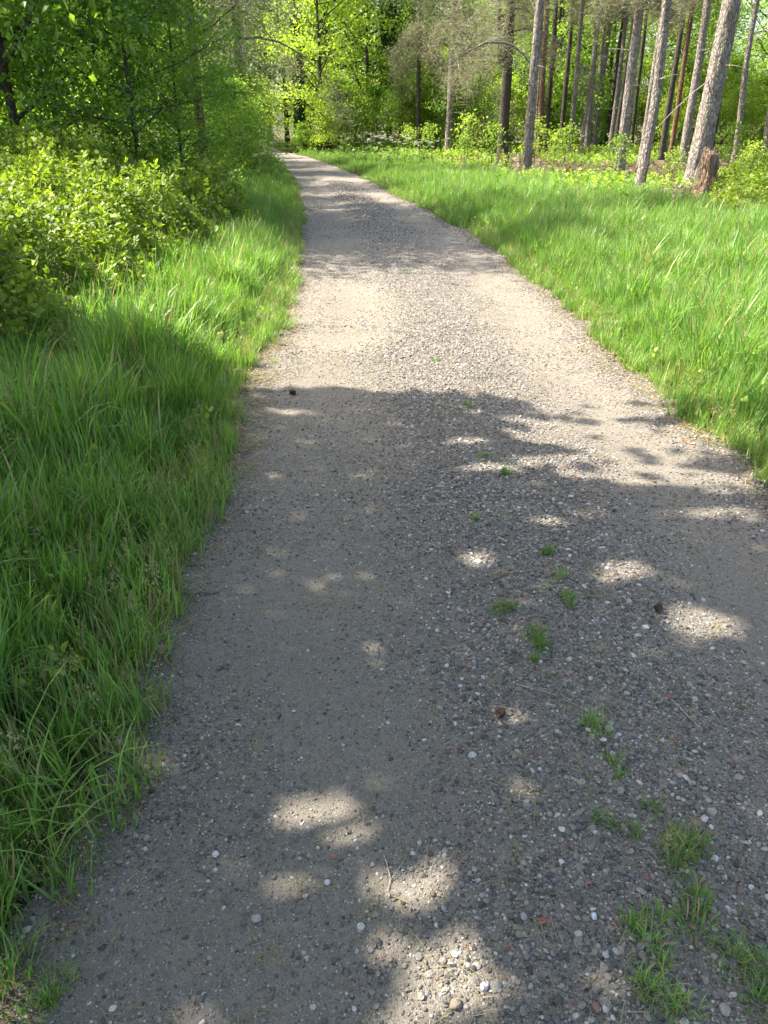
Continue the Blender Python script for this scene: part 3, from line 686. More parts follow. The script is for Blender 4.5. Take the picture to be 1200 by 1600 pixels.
def plant(kind, name, x, y, sc, label, cat='tree', group=None, rz=None, zs=1., ground=True):
    t = thing(name, label, cat, (x, y, gh(x, y)-.03), random.uniform(0, 6.28) if rz is None else rz, group)
    t.scale = (sc, sc, sc*zs)
    link('trunk', kind.trunk, t); link('branches', kind.limbs, t, kind='stuff'); link('crown', kind.crown, t, kind='stuff'); return t

# near shrubby trees on the left
maple = [Kind(6.5, .06, .04, 2.3, 30, 100+i, M['maple'], M['bark_dark'], 13500, .10, .27, LEAF6 if i == 0 else LEAF2, flat=.55) for i in range(3)]
LT = [(-3.45,14.2,1,.52,'small maple shrub at the foot of the reddish left pine'),(-3.75,12.7,0,.64,'dark leafy young maple overhanging the left verge'),(-5.6,12.9,1,1.12,'dense shaded young maple behind the bramble thicket'),(-7.8,13.4,2,1.0,'leafy young maple behind the left part of the thicket'),
      (-9.9,12.6,0,1.05,'young maple cut by the left edge of the picture'),(-9.6,16.5,1,1.15,'young maple in the second row at the far left'),
      (-6.0,15.6,2,1.0,'young maple in the second row behind the dense shaded one'),(-5.9,19.5,2,.9,'young maple at the far end of the dark left row')]
for i, (x, y, k, s, lab) in enumerate(LT): plant(maple[k], 'young_maple_tree', x, y, s, lab, 'tree', 'young trees left of the track', zs=1.35 if s >= 1 else 1.)

spring = [Kind(11, .14, .12, 3.4, 34, 200+i, M['bright'], M['bark_dark'], 10500, .17, .36) for i in range(2)]
oakk = [Kind(14, .20, .15, 4.2, 40, 220+i, M['oakleaf'], M['bark_dark'], 12500, .19, .42, bend=.06) for i in range(3)]
bush = [Kind(3.2, .03, .03, 1.3, 22, 240+i, M['bright'] if i != 1 else M['oakleaf'], M['twig'], 6500, .10, .20) for i in range(3)]
sapl = [Kind(1.7, .010, .25, .55, 14, 260+i, M['bright'], M['stem'], 380, .10, .15, LEAF6) for i in range(3)]

# ------------------------------------------------------------------ pines: trunk with bark, dead stubs, high crown
def needle_crown(name, m, ends, n, size, cl, droop=.4):
    k = RNG.integers(0, len(ends), n)
    p = ends[k]+RNG.normal(0, 1, (n, 3))*np.array([cl, cl, cl*.55])
    p[:, 2] -= np.abs(RNG.normal(0, droop, n))*.6
    d = norm(RNG.normal(0, 1, (n, 3))*np.array([1, 1, .5])+np.array([0, 0, -.25])); z = norm(RNG.normal(0, 1, (n, 3))); x = norm(np.cross(d, z)); z = np.cross(x, d)
    v, f = place(NEEDLE[0], NEEDLE[1], p, x, d, z, RNG.uniform(.6, 1.3, n)*size)
    var = np.clip(RNG.normal(.5, .25, len(ends))[k]+RNG.normal(0, .15, n), 0, 1)
    return make_mesh(name, v, f, [m], False, {'var': np.repeat(var, 3)})
def pine_limbs(z0, z1, nb, L, droop, seed, r=.035):
    rr = random.Random(seed); limbs = []; ends = []
    for k in range(nb):
        zz = z0+(z1-z0)*(k+.5)/nb; a = k*2.4+rr.uniform(-.6,.6); ln = L*rr.uniform(.6, 1.15)*(1-.55*(zz-z0)/max(.1, z1-z0))
        d = np.array([math.cos(a), math.sin(a), 0]); t = np.linspace(0, 1, 6)[:, None]
        pts = np.array([0, 0, zz])+d*t*ln+np.concatenate([t*0, t*0, (.25*t-droop*t*t)*ln], 1)
        limbs.append((pts, np.linspace(r, .006, 6)))
        for q in range(9):
            b = pts[rr.choice((2, 3, 4, 5))]; s = b+np.array([rr.gauss(0,.35), rr.gauss(0,.35), rr.gauss(-.15,.2)])*ln*.5
            limbs.append((np.array([b, s]), np.array([.008, .004]))); ends.append(s); ends.append((b+s)/2)
    return limbs, np.array(ends)
def limbs_mesh(limbs, m, name='branches'):
    mb = MB()
    for p, r in limbs: add_tube(mb, p, r, 5, .1)
    return mb.mesh(name, [m], True)
hl, he = zip(*[pine_limbs(0, 6.0, 20, 2.6, .25, 300+i) for i in range(2)])
high_limbs = [limbs_mesh(x, M['bark_red']) for x in hl]; high_crown = [needle_crown('crown', M['needle_green'], e, 9500, .24, .26) for e in he]
ll, le = zip(*[pine_limbs(0, 3.6, 14, 3.3, .75, 320+i, .045) for i in range(2)])
low_limbs = [limbs_mesh(x, M['bark']) for x in ll]; low_crown = [needle_crown('low_foliage', M['needle'], e, 20000, .18, .21, .8) for e in le]
sl_, se_ = pine_limbs(0, 1.6, 7, 1.9, .6, 340, .03)
tuft_limbs = limbs_mesh(sl_, M['bark']); tuft_crown = needle_crown('low_foliage', M['needle'], se_, 13000, .16, .18, .5)

def px_pos(X, Y): return X, Y
PINES = [  # X, Y, radius, lean x per m, height, bark, extra foliage height, kind, wiggle, label
 (8.1,21.5,.25,.036,15,'bark',None,None,.0,'thickest grey pine trunk leaning right beside the reddish stump'),
 (5.95,19.2,.112,.012,13,'bark',4.7,'s',.06,'pale crooked pine trunk with a dark rotten foot in the grass'),
 (7.9,27.8,.165,-.002,15,'bark',5.0,'s',.01,'stout pale pine just left of the crooked trunk'),
 (4.72,27.5,.155,.006,15,'bark',None,None,.01,'pale pine standing nearest the verge, with one long arched branch'),
 (5.25,37.0,.24,-.01,14,'bark_dark',4.5,'l',.01,'broad dark pine with a swollen forked top under brown foliage'),
 (3.2,42.0,.17,.008,14,'bark',3.9,'l',.01,'grey pine under hanging brown foliage near the bend'),
 (1.75,43.5,.12,.0,12,'bark_dark',4.3,'s',.01,'thin black pine trunk farthest left by the bend'),
 (7.05,38.0,.135,-.03,15,'bark_red',None,None,.015,'slim reddish pine right behind the arched branch trunk'),
 (7.75,40.2,.125,-.012,15,'bark_dark',None,None,.01,'dark slim pine beside the slim reddish one'),
 (8.0,44.0,.085,-.04,13,'bark',None,None,.01,'very thin pine half hidden behind the arched branch trunk'),
 (8.5,36.2,.08,.04,13,'bark',None,None,.01,'thin light pine leaning across a darker neighbour'),
 (10.3,42.5,.14,-.03,15,'bark',6.4,'s',.01,'dark straight pine crossed by a thin light one'),
 (12.0,48.0,.115,-.025,14,'bark',None,None,.01,'slim pine in the middle of the wood, behind a leafy shrub'),
 (12.4,49.5,.15,.012,15,'bark',6.8,'s',.01,'dark pine leaning slightly right in the middle of the wood'),
 (13.2,50.0,.15,.02,15,'bark_dark',None,None,.015,'dark pine left of the stout pale one, deep in the wood'),
 (13.4,45.5,.11,-.014,14,'bark_dark',None,None,.01,'thin dark pine just behind the stout pale one'),
 (10.9,32.8,.105,.005,14,'bark_dark',5.4,'s',.015,'slender dark pine right of the crooked trunk'),
 (11.4,33.2,.10,-.009,14,'bark_red',None,None,.01,'slender reddish pine in front of a thicker one'),
 (11.2,31.2,.16,-.01,15,'bark',None,None,.02,'medium pine with a forked foot left of the thickest trunk'),
 (14.6,37.5,.075,-.06,13,'bark_dark',None,None,.01,'thin pine mostly hidden behind the thickest trunk'),
 (13.3,31.6,.11,-.05,14,'bark',None,None,.05,'crooked slim pine right of the thickest trunk'),
 (14.9,32.6,.15,-.09,14,'bark',None,None,.01,'ivy footed pine leaning in at the right edge of the picture'),
 (17.2,44.0,.13,-.03,14,'bark_dark',None,None,.02,'pine deep in the wood behind the crooked slim one'),
 (9.0,40.5,.12,-.02,14,'bark',None,None,.01,'grey pine between the slim reddish pine and the thin light one'),
 (9.5,45.0,.13,-.01,15,'bark_dark',None,None,.02,'deep dark pine left of the straight crossed one'),
 (11.6,43.0,.12,.0,15,'bark',None,None,.015,'pale grey pine just right of the straight crossed one'),
 (10.6,38.5,.10,.02,14,'bark_dark',None,None,.01,'thin dark pine between the straight crossed pine and the stout pale one'),
 (9.1,29.5,.10,.01,14,'bark',None,None,.015,'slim grey pine close on the right of the stout pale one'),
 (13.9,41.5,.13,-.02,15,'bark',None,None,.02,'grey pine behind the slender pair'),
 (15.8,40.5,.13,-.05,15,'bark',None,None,.03,'grey pine seen right of the thickest trunk, deeper in the wood'),
 (17.8,38.5,.14,.0,14,'bark',None,None,.01,'pine standing just beyond the right edge of the picture'),
]
def pine(X, Y, r, lean, H, bk, fh, fk, wig, label, group='pine trunks on the right', seed=0):
    t = thing('pine_tree', label, 'pine tree', (X, Y, gh(X, Y)-.05), 0, group)
    n = int(H/.12) if Y < 33 else int(H/.25); z = np.linspace(0, H, n); seg = 40 if Y < 30 else 20
    rr = random.Random(seed)
    ph = rr.uniform(0, 6); x = lean*z+wig*np.sin(z*1.1+ph)-wig*math.sin(ph)+.01*np.sin(z*.4+ph)*z*.4; y = wig*.6*np.sin(z*.9+ph*2)
    rad = r*(1-z/H*.55)*(1+.5*np.exp(-z/.22)); rad[-1] *= .4
    mb = MB(); add_tube(mb, np.stack([x, y, z], -1), rad, seg, .16 if Y < 30 else .12, seed, fr=(6 if Y < 30 else 4, 2.2))
    for k in range(16):      # dead branch stubs
        zz = rr.uniform(1.5, 7); a = rr.uniform(0, 6.28); L = rr.uniform(.08, .4) if k < 11 else rr.uniform(.7, 1.3)
        c = np.array([np.interp(zz, z, x), np.interp(zz, z, y), zz]); d = np.array([math.cos(a), math.sin(a), rr.uniform(-.15, .35)])
        add_tube(mb, [c, c+d*L*.6, c+d*L+np.array([0,0,-.04])], [.016, .010, .005], 5, .1)
    link('trunk', mb.mesh('trunk', [M[bk]], True), t)
    k = seed % 2; top = np.array([np.interp(H-5.2, z, x), np.interp(H-5.2, z, y), H-5.2])
    rz = rr.uniform(0, 6.28)
    for nm, me in (('branches', high_limbs[k]), ('crown', high_crown[k])):
        o = link(nm, me, t, loc=top, kind='stuff'); o.rotation_euler = (0, 0, rz)
    if fh:
        p = np.array([np.interp(fh, z, x), np.interp(fh, z, y), fh])
        for nm, me in ((('branches', low_limbs[k]), ('low_foliage', low_crown[k])) if fk == 'l' else (('branches', tuft_limbs), ('low_foliage', tuft_crown))):
            o = link(nm, me, t, loc=p, kind='stuff'); o.rotation_euler = (0, 0, rz)
    return t
roots = []
for i, a in enumerate(PINES): roots.append(pine(*a, seed=i+1))
# the long arched branch of the fourth pine, and a pale dead branch hanging beside the thickest trunk
def child_tube(par, name, pts, rad, m, **k):
    mb = MB(); u = np.linspace(0, len(pts)-1, 24); pts = np.asarray(pts, float)
    q = np.stack([np.interp(u, np.arange(len(pts)), pts[:, i]) for i in range(3)], -1)
    q[1:-1] = (q[:-2]+q[1:-1]*2+q[2:])/4
    add_tube(mb, q, np.linspace(rad[0], rad[1], 24), 8, .1); return link(name, mb.mesh(name, [m], True), par, **k)
child_tube(roots[3], 'branch', [(0,0,3.1),(-.35,.1,3.5),(-.8,.2,3.78),(-1.5,.3,3.82),(-2.2,.5,3.5),(-3.0,.6,3.0)], (.05,.015), M['bark'], label='long arched grey branch reaching left over the verge')
child_tube(roots[0], 'branch', [(-.1,-.1,2.5),(-.5,-.3,2.25),(-1.0,-.4,1.8),(-1.4,-.4,1.35)], (.014,.006), M['cane'], label='thin pale dead branch hanging to the left')
child_tube(roots[4], 'fork', [(0,0,3.5),(-.35,0,3.9),(-.5,0,4.6),(-.5,.1,6)], (.16,.07), M['bark_dark'])

# pine on the left behind the young maples
pl = pine(-3.62, 17.0, .10, -.012, 12, 'bark_red', 4.0, 's', .03, 'reddish pine with side branches behind the young maples on the left', 'pines left of the track', 40)
child_tube(pl, 'branch', [(0,0,3.0),(.4,-.2,3.15),(.9,-.4,3.45)], (.035,.012), M['bark_red']); child_tube(pl, 'branch', [(0,0,3.05),(-.3,-.2,3.2),(-.8,-.3,3.25)], (.04,.015), M['bark_red'])
pine(-4.9, 29.5, .16, .01, 14, 'bark_dark', 3.6, 'l', .02, 'pine with grey drooping foliage behind the reddish left pine', 'pines left of the track', 41)
pine(-11.5, 24, .18, .01, 14, 'bark_dark', 4.2, 'l', .02, 'pine showing through the leaves at the far left', 'pines left of the track', 42)

# broken stump
t = thing('broken_stump', 'shredded reddish broken stump beside the thickest pine', 'stump', (7.15, 18.3, gh(7.15, 18.3)-.03))
n = 22; z = np.linspace(0, .92, n); mb = MB()
add_tube(mb, np.stack([.06*np.sin(z*3), z*0, z], -1), (.21-.09*z/.92)*(1+.22*np.sin(z*8+1)), 30, .7, 9, fr=(5, 3), cap=True)
for k in range(16):
    a = k*2.4; b = np.array([math.cos(a)*.11*random.uniform(.3,1)+.03, math.sin(a)*.11*random.uniform(.3,1), .8]); L = random.uniform(.1, .28)
    add_tube(mb, [b, b+np.array([random.gauss(0,.02), random.gauss(0,.02), L*.6]), b+np.array([random.gauss(0,.04), random.gauss(0,.04), L])], [.035,.025,.004], 5, .3)
link('stump_wood', mb.mesh('stump_wood', [M['rot']], True), t)
mb = MB()
for k in range(420):
    a = random.uniform(0, 6.28); z0 = random.uniform(.15, 1.0); r0 = .20-.09*z0
    b = np.array([math.cos(a)*r0, math.sin(a)*r0, z0]); L = random.uniform(.06, .25)
    add_tube(mb, [b+np.array([math.cos(a)*.03, math.sin(a)*.03, L*.5*(k % 2)]), b+np.array([math.cos(a)*.05, math.sin(a)*.05, -L*.4]), b+np.array([math.cos(a)*.03+random.gauss(0,.02), math.sin(a)*.03, -L])], [.006,.005,.001], 3, cap=False, var=random.random())
link('splinters', mb.mesh('splinters', [M['rot']]), t, kind='stuff')

SHORT = ['the thickest pine','the crooked pine','the stout pale pine','the arched branch pine','the broad forked pine','the brown hung grey pine','the thin black pine','the slim reddish pine','its dark slim neighbour','the half hidden thin pine','the thin light pine','the straight crossed pine','the slim inner pine','the right leaning pine','the deep dark pine','the thin dark pine','the slender dark pine','the slender reddish pine','the fork footed pine','the hidden thin pine','the crooked slim pine','the ivy footed pine','the deep pine','the grey gap pine','the deep left pine','the pale inner pine','the thin inner pine','the slim companion pine','the pair backing pine','the deep right pine','the last pine']
ANG = sorted([(math.atan2(a[0]+a[3]*2, a[1]), n) for a, n in zip(PINES, SHORT)]+[(-.07, 'the bend'), (-.20, 'the left pines'), (-.33, 'the left maples')])
def between(x, y):
    t = math.atan2(x, y); lo = [n for a, n in ANG if a <= t]; hi = [n for a, n in ANG if a > t]
    if not hi: return 'right of '+lo[-1]
    if not lo: return 'left of '+hi[0]
    return 'between %s and %s' % (lo[-1], hi[0])
ORD = ['nearest','second','third','fourth','fifth','sixth','seventh','eighth','ninth','tenth','eleventh','twelfth','thirteenth','fourteenth','fifteenth']
USED = {}
def uniq(fmt, x, y):
    for adj in ORD:
        l_ = fmt.format(adj+' ')+' '+between(x, y)
        if l_ not in USED: USED[l_] = 1; return l_
    return l_
# ------------------------------------------------------------------ middle distance: oaks, ivy tree, slim birch-like tree
plant(spring[0], 'broadleaf_tree', -3.45, 46.5, 1.0, 'leafy tree with a dark trunk right where the track bends', 'tree')
plant(spring[1], 'broadleaf_tree', -1.0, 50, 1.0, 'slim leaning tree with yellow green leaves beyond the bend', 'tree')
iv = thing('ivy_clad_tree', 'dark ivy covered trunk beside the bend of the track', 'tree', (-4.75, 48.0, -.03))
link('trunk', oakk[0].trunk, iv)
n = 9000; z = RNG.uniform(.2, 6.5, n); a = RNG.uniform(0, 6.28, n); r = .28+.34*fbm(z*1.2, a, 91)
p = np.stack([np.cos(a)*r, np.sin(a)*r, z], -1); X, Y, Z = basis(np.stack([np.cos(a), np.sin(a), .4+0*a], -1)+RNG.normal(0, .4, (n, 3)))
v, f = place(LEAF2[0], LEAF2[1], p, X, Y, Z, RNG.uniform(.08, .16, n))
link('ivy', make_mesh('ivy', v, f, [M['ivy']], False, {'var': RNG.random(n).repeat(4)}), iv, kind='stuff')
iv2 = thing('ivy_clad_tree', 'ivy clad dark tree just left of the brown pine foliage', 'tree', (.3, 52, -.03))
link('trunk', oakk[1].trunk, iv2); link('branches', oakk[1].limbs, iv2, kind='stuff')
bpy.data.objects['ivy'].scale = (.62, .62, 1); iv.children[0].scale = (.7, .7, 1); o = link('ivy', bpy.data.objects['ivy'].data, iv2, kind='stuff', loc=(0, 0, 2.5)); o.scale = (1.1, 1.1, 1.2)
plant(oakk[2], 'broadleaf_tree', 9.6, 50, .9, 'dark forked oak seen between the pale pines', 'tree')

# understory bushes left of the far track and along the wood edge
plant(oakk[1], 'broadleaf_tree', -6.7, 13.9, .62, 'taller dense tree added among the young maples to shade the track ahead', 'tree')  # extra tree, added so its dense crown casts the shadow band across the track
# the wood goes on to both sides
rb = random.Random(21)
for k in range(30):
    side = 1 if k % 2 else -1; ang = side*(.50+.075*(k//2)) if side > 0 else -(.62+.06*(k//2)); d = rb.uniform(36, 52) if side > 0 else rb.uniform(38, 52)
    plant((spring+oakk)[k % 5], 'broadleaf_tree', d*math.sin(ang), d*math.cos(ang), rb.uniform(.9, 1.2), ORD[k//2]+' broadleaf tree outwards from the picture edge, on the '+('right' if side > 0 else 'left'), 'tree', 'broadleaf trees beside the picture')

BUSH = [(-4.0,22.0,1,.75),(-4.3,25.0,0,.8),(-4.9,28.5,2,.95),(-5.5,32,0,1.0),(-7.0,36,2,1.1),(-7.6,40,0,1.15),(-9,44.5,2,1.2),(-7,48,0,1.1),(-8.6,30,1,1.3),(-8,24.5,1,1.1),(-11,33,1,1.4),(-11,39,0,1.5),(-12,28,2,1.3),(-4.5,46.6,1,.45)]
for i, (x, y, k, s) in enumerate(BUSH):
    plant(bush[k], 'leafy_bush', x, y, s, ORD[i]+' leafy bush from the near end along the left of the far track', 'bush', 'bushes along the left of the far track')
BR = []
rb = random.Random(5)
for k in range(46):
    y = rb.uniform(42, 62); ang = -.10+.62*(k+.5)/46; x = y*math.tan(ang)+rb.uniform(-1, 1)
    BR.append((x, y, rb.randrange(3), rb.uniform(.9, 1.5)))
BR.sort(key=lambda q: q[1])
for (x, y, k, s) in BR:
    plant(bush[k], 'leafy_bush', x, y, s, uniq('{}understorey bush', x, y), 'bush', 'understorey bushes in the wood')
# wood of broadleaf trees behind
rb = random.Random(9)
n_ = 0
for row, (yy, cnt) in enumerate(((56, 17), (66, 18), (80, 18))):
    for k in range(cnt):
        ang = -.55+1.12*(k+rb.uniform(.2, .8))/cnt; y = yy+rb.uniform(-4, 4); x = y*math.tan(ang)
        if -3 < x < 6 and y < 58: y += 6
        kk = (spring+oakk)[rb.randrange(5)]
        plant(kk, 'broadleaf_tree', x, y, rb.uniform(.85, 1.25), uniq('{}tall broadleaf tree', x, y), 'tree', 'broadleaf trees of the wood')
# wood on the left behind the maples
for k, (x, y) in enumerate(((-10,25),(-8,29),(-13,29),(-10,36),(-15,34),(-19,37),(-13,43),(-20,44),(-25,40),(-17,51),(-24,31),(-29,47))):
    plant((spring+oakk)[k % 5], 'broadleaf_tree', x, y, .8, ORD[k]+' broadleaf tree behind the young maples and bushes on the left', 'tree', 'broadleaf trees on the left')

# ------------------------------------------------------------------ saplings, cow parsley, ferns, undergrowth
SAP = [(4.0,31,0,1.0,'yellow green maple sapling left of the arched branch pine'),(2.9,30,1,.8,'drooping yellow sapling at the edge of the far grass'),(3.4,34,2,1.2,'tall yellow green sapling between two dark pines'),(2.0,37,0,1.0,'sapling with pale leaves near the thin black pine'),
       (5.6,31,1,1.1,'leafy sapling right of the broad dark pine'),(5.2,25.5,2,.8,'low sapling at the foot of the arched branch pine'),(7.0,25,0,.9,'sapling between the arched branch pine and the stout one'),(1.2,39,2,.9,'small sapling by the grass at the bend'),(-1.5,44,1,1.0,'sapling in front of the tree at the bend'),(8.6,24.5,1,.7,'bright sprouts left of the thickest pine'),(10.2,23,2,.8,'sapling right of the reddish stump'),(11.2,27,0,1.1,'sapling at the right edge under the pines'),(6.3,29,2,1.0,'sapling in front of the slim reddish pine')]
for (x, y, k, s, lab) in SAP: plant(sapl[k], 'sapling', x, y, s*.85, lab, 'sapling', 'saplings at the wood edge')
def parsley():
    mb = MB(); fl = MB()
    for k in range(6):
        a = random.uniform(0, 6.28); L = random.uniform(.55, .85); d = np.array([math.cos(a)*.25, math.sin(a)*.25, 0])
        e = np.array([0, 0, L])+d*L; add_tube(mb, [(0,0,0), e*.5+[0,0,.03], e], [.005,.004,.003], 4)
        for q in range(9):
            b = q*.7+a; c = e+np.array([math.cos(b)*.05, math.sin(b)*.05, .03])*random.uniform(.3, 1.1)
            for j in range(5):
                g_ = c+RNG.normal(0, .011, 3); s = .010
                s *= 1.7; fl.add(g_+np.array([[s,0,0],[0,s,.002],[-s,0,0],[0,-s,.002]]), [(0,1,2,3)])
    n = 60; p = np.stack([RNG.normal(0, .15, n), RNG.normal(0, .15, n), RNG.uniform(.1, .5, n)], -1); X, Y, Z = basis(RNG.normal(0, .4, (n, 3))+[0,0,1])
    lv, lf = place(LEAF6[0], LEAF6[1], p, X, Y, Z, RNG.uniform(.06, .12, n))
    return mb.mesh('stems', [M['stem']]), fl.mesh('flowers', [M['petal']]), make_mesh('leaves', lv, lf, [M['fern']], False, {'var': RNG.random(n).repeat(9)})
PA = [parsley() for _ in range(3)]
for i, (x, y, s) in enumerate([(-1.7,36,1.0),(-1.2,34,1.0),(-.8,33,1.1),(-.45,34.5,1.1),(-.2,32.5,1.0),(.2,32,1.1),(.5,34,1.1),(.8,31.5,1.0),(1.1,33.5,1.0),(1.4,31.2,.9),(1.8,30.5,.9)]+[(-3.3,24,1.0),(-3.7,26.5,1.0),(-3.2,22.3,.8),(-4.3,28,1.1),(-5.2,31,1.0),(-3.1,20.8,.8),(-3.9,24.8,1.1)]):
    side = i < 11
    t = thing('cow_parsley', (ORD[i]+' clump of white cow parsley from the left, in the grass beyond the bend') if side else ORD[[5,3,1,4,6,0,2].index(i-11)]+' clump of white cow parsley up the left bank of the far track', 'wildflower', (x, y, gh(x, y)), random.uniform(0, 6), 'cow parsley right of the far track' if side else 'cow parsley left of the far track')
    t.scale = (s*1.25,)*3
    for nm, me in zip(('stems', 'flowers', 'leaves'), PA[i % 3]): link(nm, me, t, kind='stuff')
# undergrowth on the wood floor
low = [sprig('undergrowth_leaf', M['fern'], 14, .06, .13, .7, .28) for _ in range(4)]+[sprig('undergrowth_leaf', M['bright'], 12, .07, .14, .8, .35) for _ in range(3)]
dead = [sprig('dead_bracken', M['deadleaf'], 14, .05, .13, .3, .22) for _ in range(3)]
n = 15000; y = RNG.uniform(14, 62, n); x = Rx(y)+RNG.uniform(3.8, 30, n); nz = fbm(x*.35, y*.35, 71, 3)
k = (RNG.random(n) < sm(.40, .56, nz)*np.clip(1.5-(x-Rx(y))/30, .3, 1)) & (x < y*.62+4); x, y = x[k], y[k]; n = len(x)
scatter('undergrowth', np.stack([x, y, ground_h(x, y)+.02], -1), rot_z(n, .2), RNG.uniform(.45, 1.0, n), RNG.integers(0, 7, n), low, kind='stuff', label='low green undergrowth on the floor of the pine wood', category='undergrowth')
n = 5000; y = RNG.uniform(16, 50, n); x = Rx(y)+RNG.uniform(3.4, 26, n)**1.0; nz = fbm(x*.35, y*.35, 71, 3); k = (nz < .5) & (x < y*.62+4) & (RNG.random(n) < .7); x, y = x[k], y[k]; n = len(x)
scatter('dead_bracken', np.stack([x, y, ground_h(x, y)+.01], -1), rot_z(n, .4), RNG.uniform(.5, 1.2, n), RNG.integers(0, 3, n), dead, kind='stuff', label='brown dead bracken and twigs between the pines', category='bracken')
n = 4500; y = RNG.uniform(12, 46, n); x = Lx(y)-RNG.uniform(1.2, 12, n)
scatter('undergrowth', np.stack([x, y, ground_h(x, y)+.02], -1), rot_z(n, .2), RNG.uniform(.7, 1.5, n), RNG.integers(0, 7, n), low, kind='stuff', label='green undergrowth beneath the young maples on the left', category='undergrowth')
# broad weeds inside the near grass
weed = [sprig('weed_leaf', M['bramble'], 7, .03, .06, .7, .14) for _ in range(3)]
n = 1500; y = RNG.uniform(1.5, 16, n); sd = RNG.random(n) < .35; q_ = RNG.uniform(0, 1, n)**1.3; x = np.where(sd, Lx(y)-.15-q_*2, Rx(y)+.1+q_*5)
scatter('weeds', np.stack([x, y, ground_h(x, y)+RNG.uniform(.02, .16, n)*np.clip(q_*4, 0, 1)], -1), rot_z(n, .25), RNG.uniform(.4, 1.1, n), RNG.integers(0, 3, n), weed, kind='stuff', label='small broad leaved weeds scattered among the verge grass', category='weeds')

# dandelion clock, dead stems, nettles
t = thing('dandelion_clock', 'white round dandelion seed head beside the bramble thicket', 'dandelion', (-2.35, 6.85, gh(-2.35, 6.85)))
mb = MB(); add_tube(mb, [(0,0,0),(.01,0,.2),(0,0,.42)], [.003,.0025,.002], 6); link('stem', mb.mesh('stem', [M['stem']]), t)
mb = MB()
for k in range(140):
    d = norm(RNG.normal(size=3)); c = np.array([0, 0, .44]); s = norm(np.cross(d, [.3,.2,.9]))*.0008
    mb.add([c-s, c+s, c+d*.026], [(0,1,2)])
    u_ = norm(np.cross(d, [0,.3,1])); w_ = np.cross(d, u_)
    for j in range(4):
        g_ = math.cos(j*1.57+.3)*u_+math.sin(j*1.57+.3)*w_; e = c+d*.024
        mb.add([e, e+g_*.006+d*.003+s*.6, e+g_*.006+d*.003-s*.6], [(0,1,2)])
link('seed_head', mb.mesh('seed_head', [M['fluff']]), t)
def dead_stem(x, y, H, lab, m='deadleaf'):
    t = thing('dead_dock_stem', lab, 'dead stem', (x, y, gh(x, y))); mb = MB()
    add_tube(mb, [(0,0,0),(.01,0,H*.5),(.03,.01,H)], [.006,.005,.002], 6); link('stem', mb.mesh('stem', [M['twig']]), t)
    n = 90; p = np.stack([RNG.normal(0, .02, n), RNG.normal(0, .02, n), RNG.uniform(H*.5, H, n)], -1); X, Y, Z = basis(RNG.normal(0, 1, (n, 3)))
    v, f = place(LEAF2[0], LEAF2[1], p, X, Y, Z, RNG.uniform(.015, .035, n)); link('seeds', make_mesh('seeds', v, f, [M[m]], False, {'var': RNG.random(n).repeat(4)}), t, kind='stuff')
dead_stem(4.8, 13.5, .62, 'rusty dead dock stem standing in the right grass'); dead_stem(5.5, 17.5, .85, 'leaning dead stem left of the crooked pine foot'); dead_stem(5.3, 14.5, .45, 'shorter rusty dock stem behind the taller one')
nettle = sprig('leaves', M['fern'], 16, .08, .13, .5, .5)
for x, y, lab in ((2.75, 19.6, 'tall leafy weed standing in the shaded right grass'), (2.5, 18.0, 'smaller leafy weed at the edge of the shaded grass')):
    t = thing('leafy_weed', lab, 'weed', (x, y, gh(x, y)+.12)); link('leaves', nettle, t)
# long bent grass blades leaning over the track in the near left corner
mb = MB()
for k in range(46):
    v, f4, f3 = blade_pts(random.uniform(.2, .42), random.uniform(.005, .009), random.uniform(.8, 1.35), random.gauss(-.2, .8), curl=.8); b = mb.n
    v = v+np.array([random.gauss(0, .09), random.gauss(0, .09), 0]); mb.v.append(v); mb.a.append(np.full(len(v), random.uniform(.2, .9))); mb.n += len(v); mb.f.setdefault(4, []).append(f4+b); mb.f.setdefault(3, []).append(f3+b)
o = link('arching_grass_clump', mb.mesh('arching_grass_clump', [M['grass']], True), loc=(-.86, 1.26, 0), label='clump of long arching grass blades bending onto the track at lower left', category='grass clump')

# ------------------------------------------------------------------ trees beside the viewer: they shade the near track
LIT = [(-.21,1.35,.05,.03),(-.10,1.31,.02,.01),(-.17,1.17,.015,.01),(.0,1.13,.03,.0),(.13,1.16,.02,.04),(.14,.92,.12,.05),(.06,1.05,.0,.04),(.95,2.47,.08,.05),(1.13,2.15,.10,.06),(1.06,3.38,.16,.04),(1.10,3.75,.15,.04),(.42,2.55,.08,.01),(.55,3.4,.13,.03),(-.75,.85,.05,.03),
       (.9,4.1,.2,.05),(1.5,4.3,.25,.08),(.5,3.75,.10,.03),(-.55,4.3,.10,.03),(.75,2.85,.07,.01),(1.4,3.3,.2,.03),(1.5,3.0,.15,.03)]
NG = 56000
gx_ = RNG.uniform(-5.2, 3.6, NG); gy_ = RNG.uniform(-2.5, 6.6, NG)
yb = np.interp(gx_, [-5.2,-2.4,-1.6,-1.0,-.4,.6,1.2,1.8,3.6], [5.6,5.5,5.0,4.75,4.62,4.50,4.60,4.45,3.2]) + (fbm(gx_*2.2, gx_*0, 81)-.5)*.5
keep = gy_ < yb
for (a, b, ra, rb_) in LIT:
    q = ((gx_-a)/(ra+.045))**2+((gy_-b)/(rb_+.045))**2
    keep &= q > 1
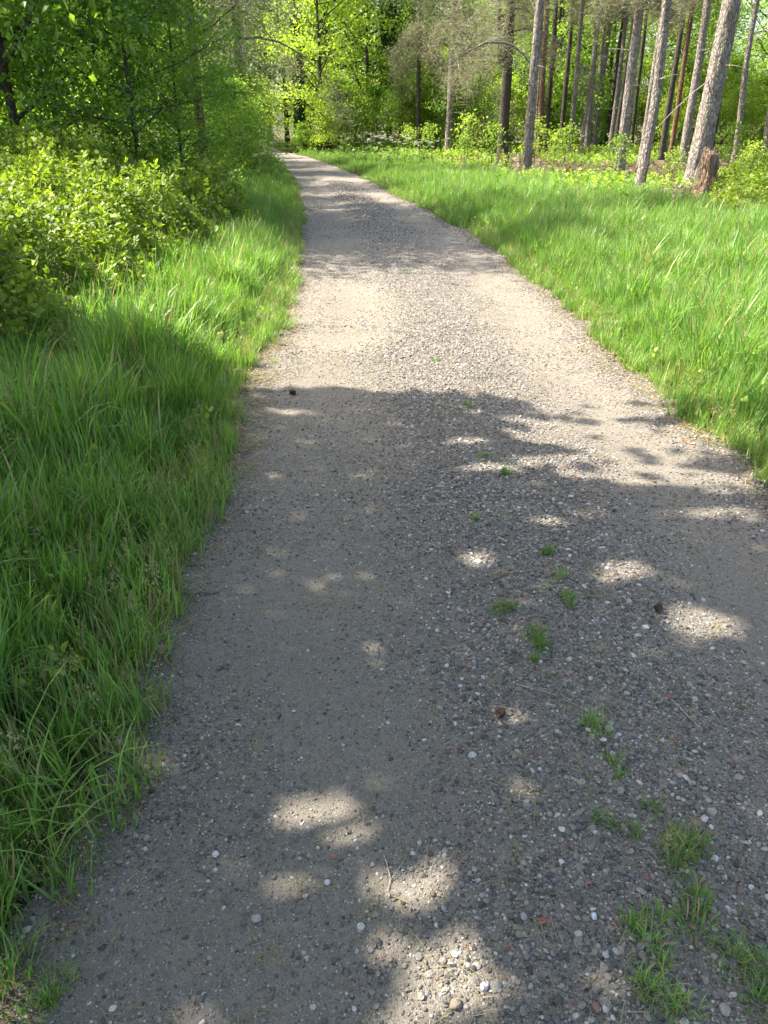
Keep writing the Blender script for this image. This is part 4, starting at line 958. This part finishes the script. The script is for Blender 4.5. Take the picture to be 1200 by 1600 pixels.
keep &= ~((gx_ > .7) & (gy_ > 3.2) & (fbm(gx_*1.6, gy_*6, 85, 2) > .52) & (RNG.random(NG) < .96))
gx_, gy_ = gx_[keep], gy_[keep]
cen = np.stack([RNG.uniform(-1, 1, 200) for _ in range(1)], -1)
hz = 3.5+3.0*np.clip(fbm(gx_*.7, gy_*.7, 87, 2)*1.0+RNG.normal(0, .18, len(gx_)), 0, 1)
t_ = hz/SD.z
lp = np.stack([gx_+SD.x*t_, gy_+SD.y*t_, hz], -1)
bases = np.array([(-7.6, .6), (-8.0, 4.6), (-5.6, -2.2)])
own = np.argmin(((lp[:, None, :2]-bases[None]-np.array([1.0, 0.3]))**2).sum(-1), 1)
LBL = ('oak beside the viewer left of the picture, shading the near track', 'oak left of the near verge, shading the corner of the brambles', 'oak behind the viewer on the left side of the track')
for k, (bx, by) in enumerate(bases):
    t = thing('shade_oak_tree', LBL[k], 'tree', (bx, by, gh(bx, by)-.05), 0, 'oaks shading the near track')
    q = lp[own == k]-np.array([bx, by, gh(bx, by)-.05]); m = len(q)
    nrm = RNG.normal(0, .5, (m, 3))+np.array(SD)*1.0; X, Y, Z = basis(nrm)
    v, f = place(LEAF2[0], LEAF2[1], q-Y*.05, X, Y, Z, RNG.uniform(.11, .17, m))
    link('crown', make_mesh('crown', v, f, [M['oakleaf']], False, {'var': RNG.random(m).repeat(4)}), t, kind='stuff')
    tr = np.stack([np.linspace(0, .6, 16), np.zeros(16), np.linspace(0, 9, 16)], -1); rad = np.linspace(.20, .05, 16)
    link('trunk', wood_mesh('trunk', M['bark_dark'], tr, rad, []), t)
    mb = MB(); sel = RNG.choice(m, min(26, m), replace=False)
    for i in sel:
        e = q[i]; s0 = np.array([.2, 0, min(max(2.5, e[2]-np.hypot(e[0], e[1])*.6), 8)]); mid = (s0+e)/2+np.array([0, 0, .25])
        add_tube(mb, [s0, mid, e], [.045, .025, .006], 6, .1)
    link('branches', mb.mesh('branches', [M['bark_dark']], True), t, kind='stuff')
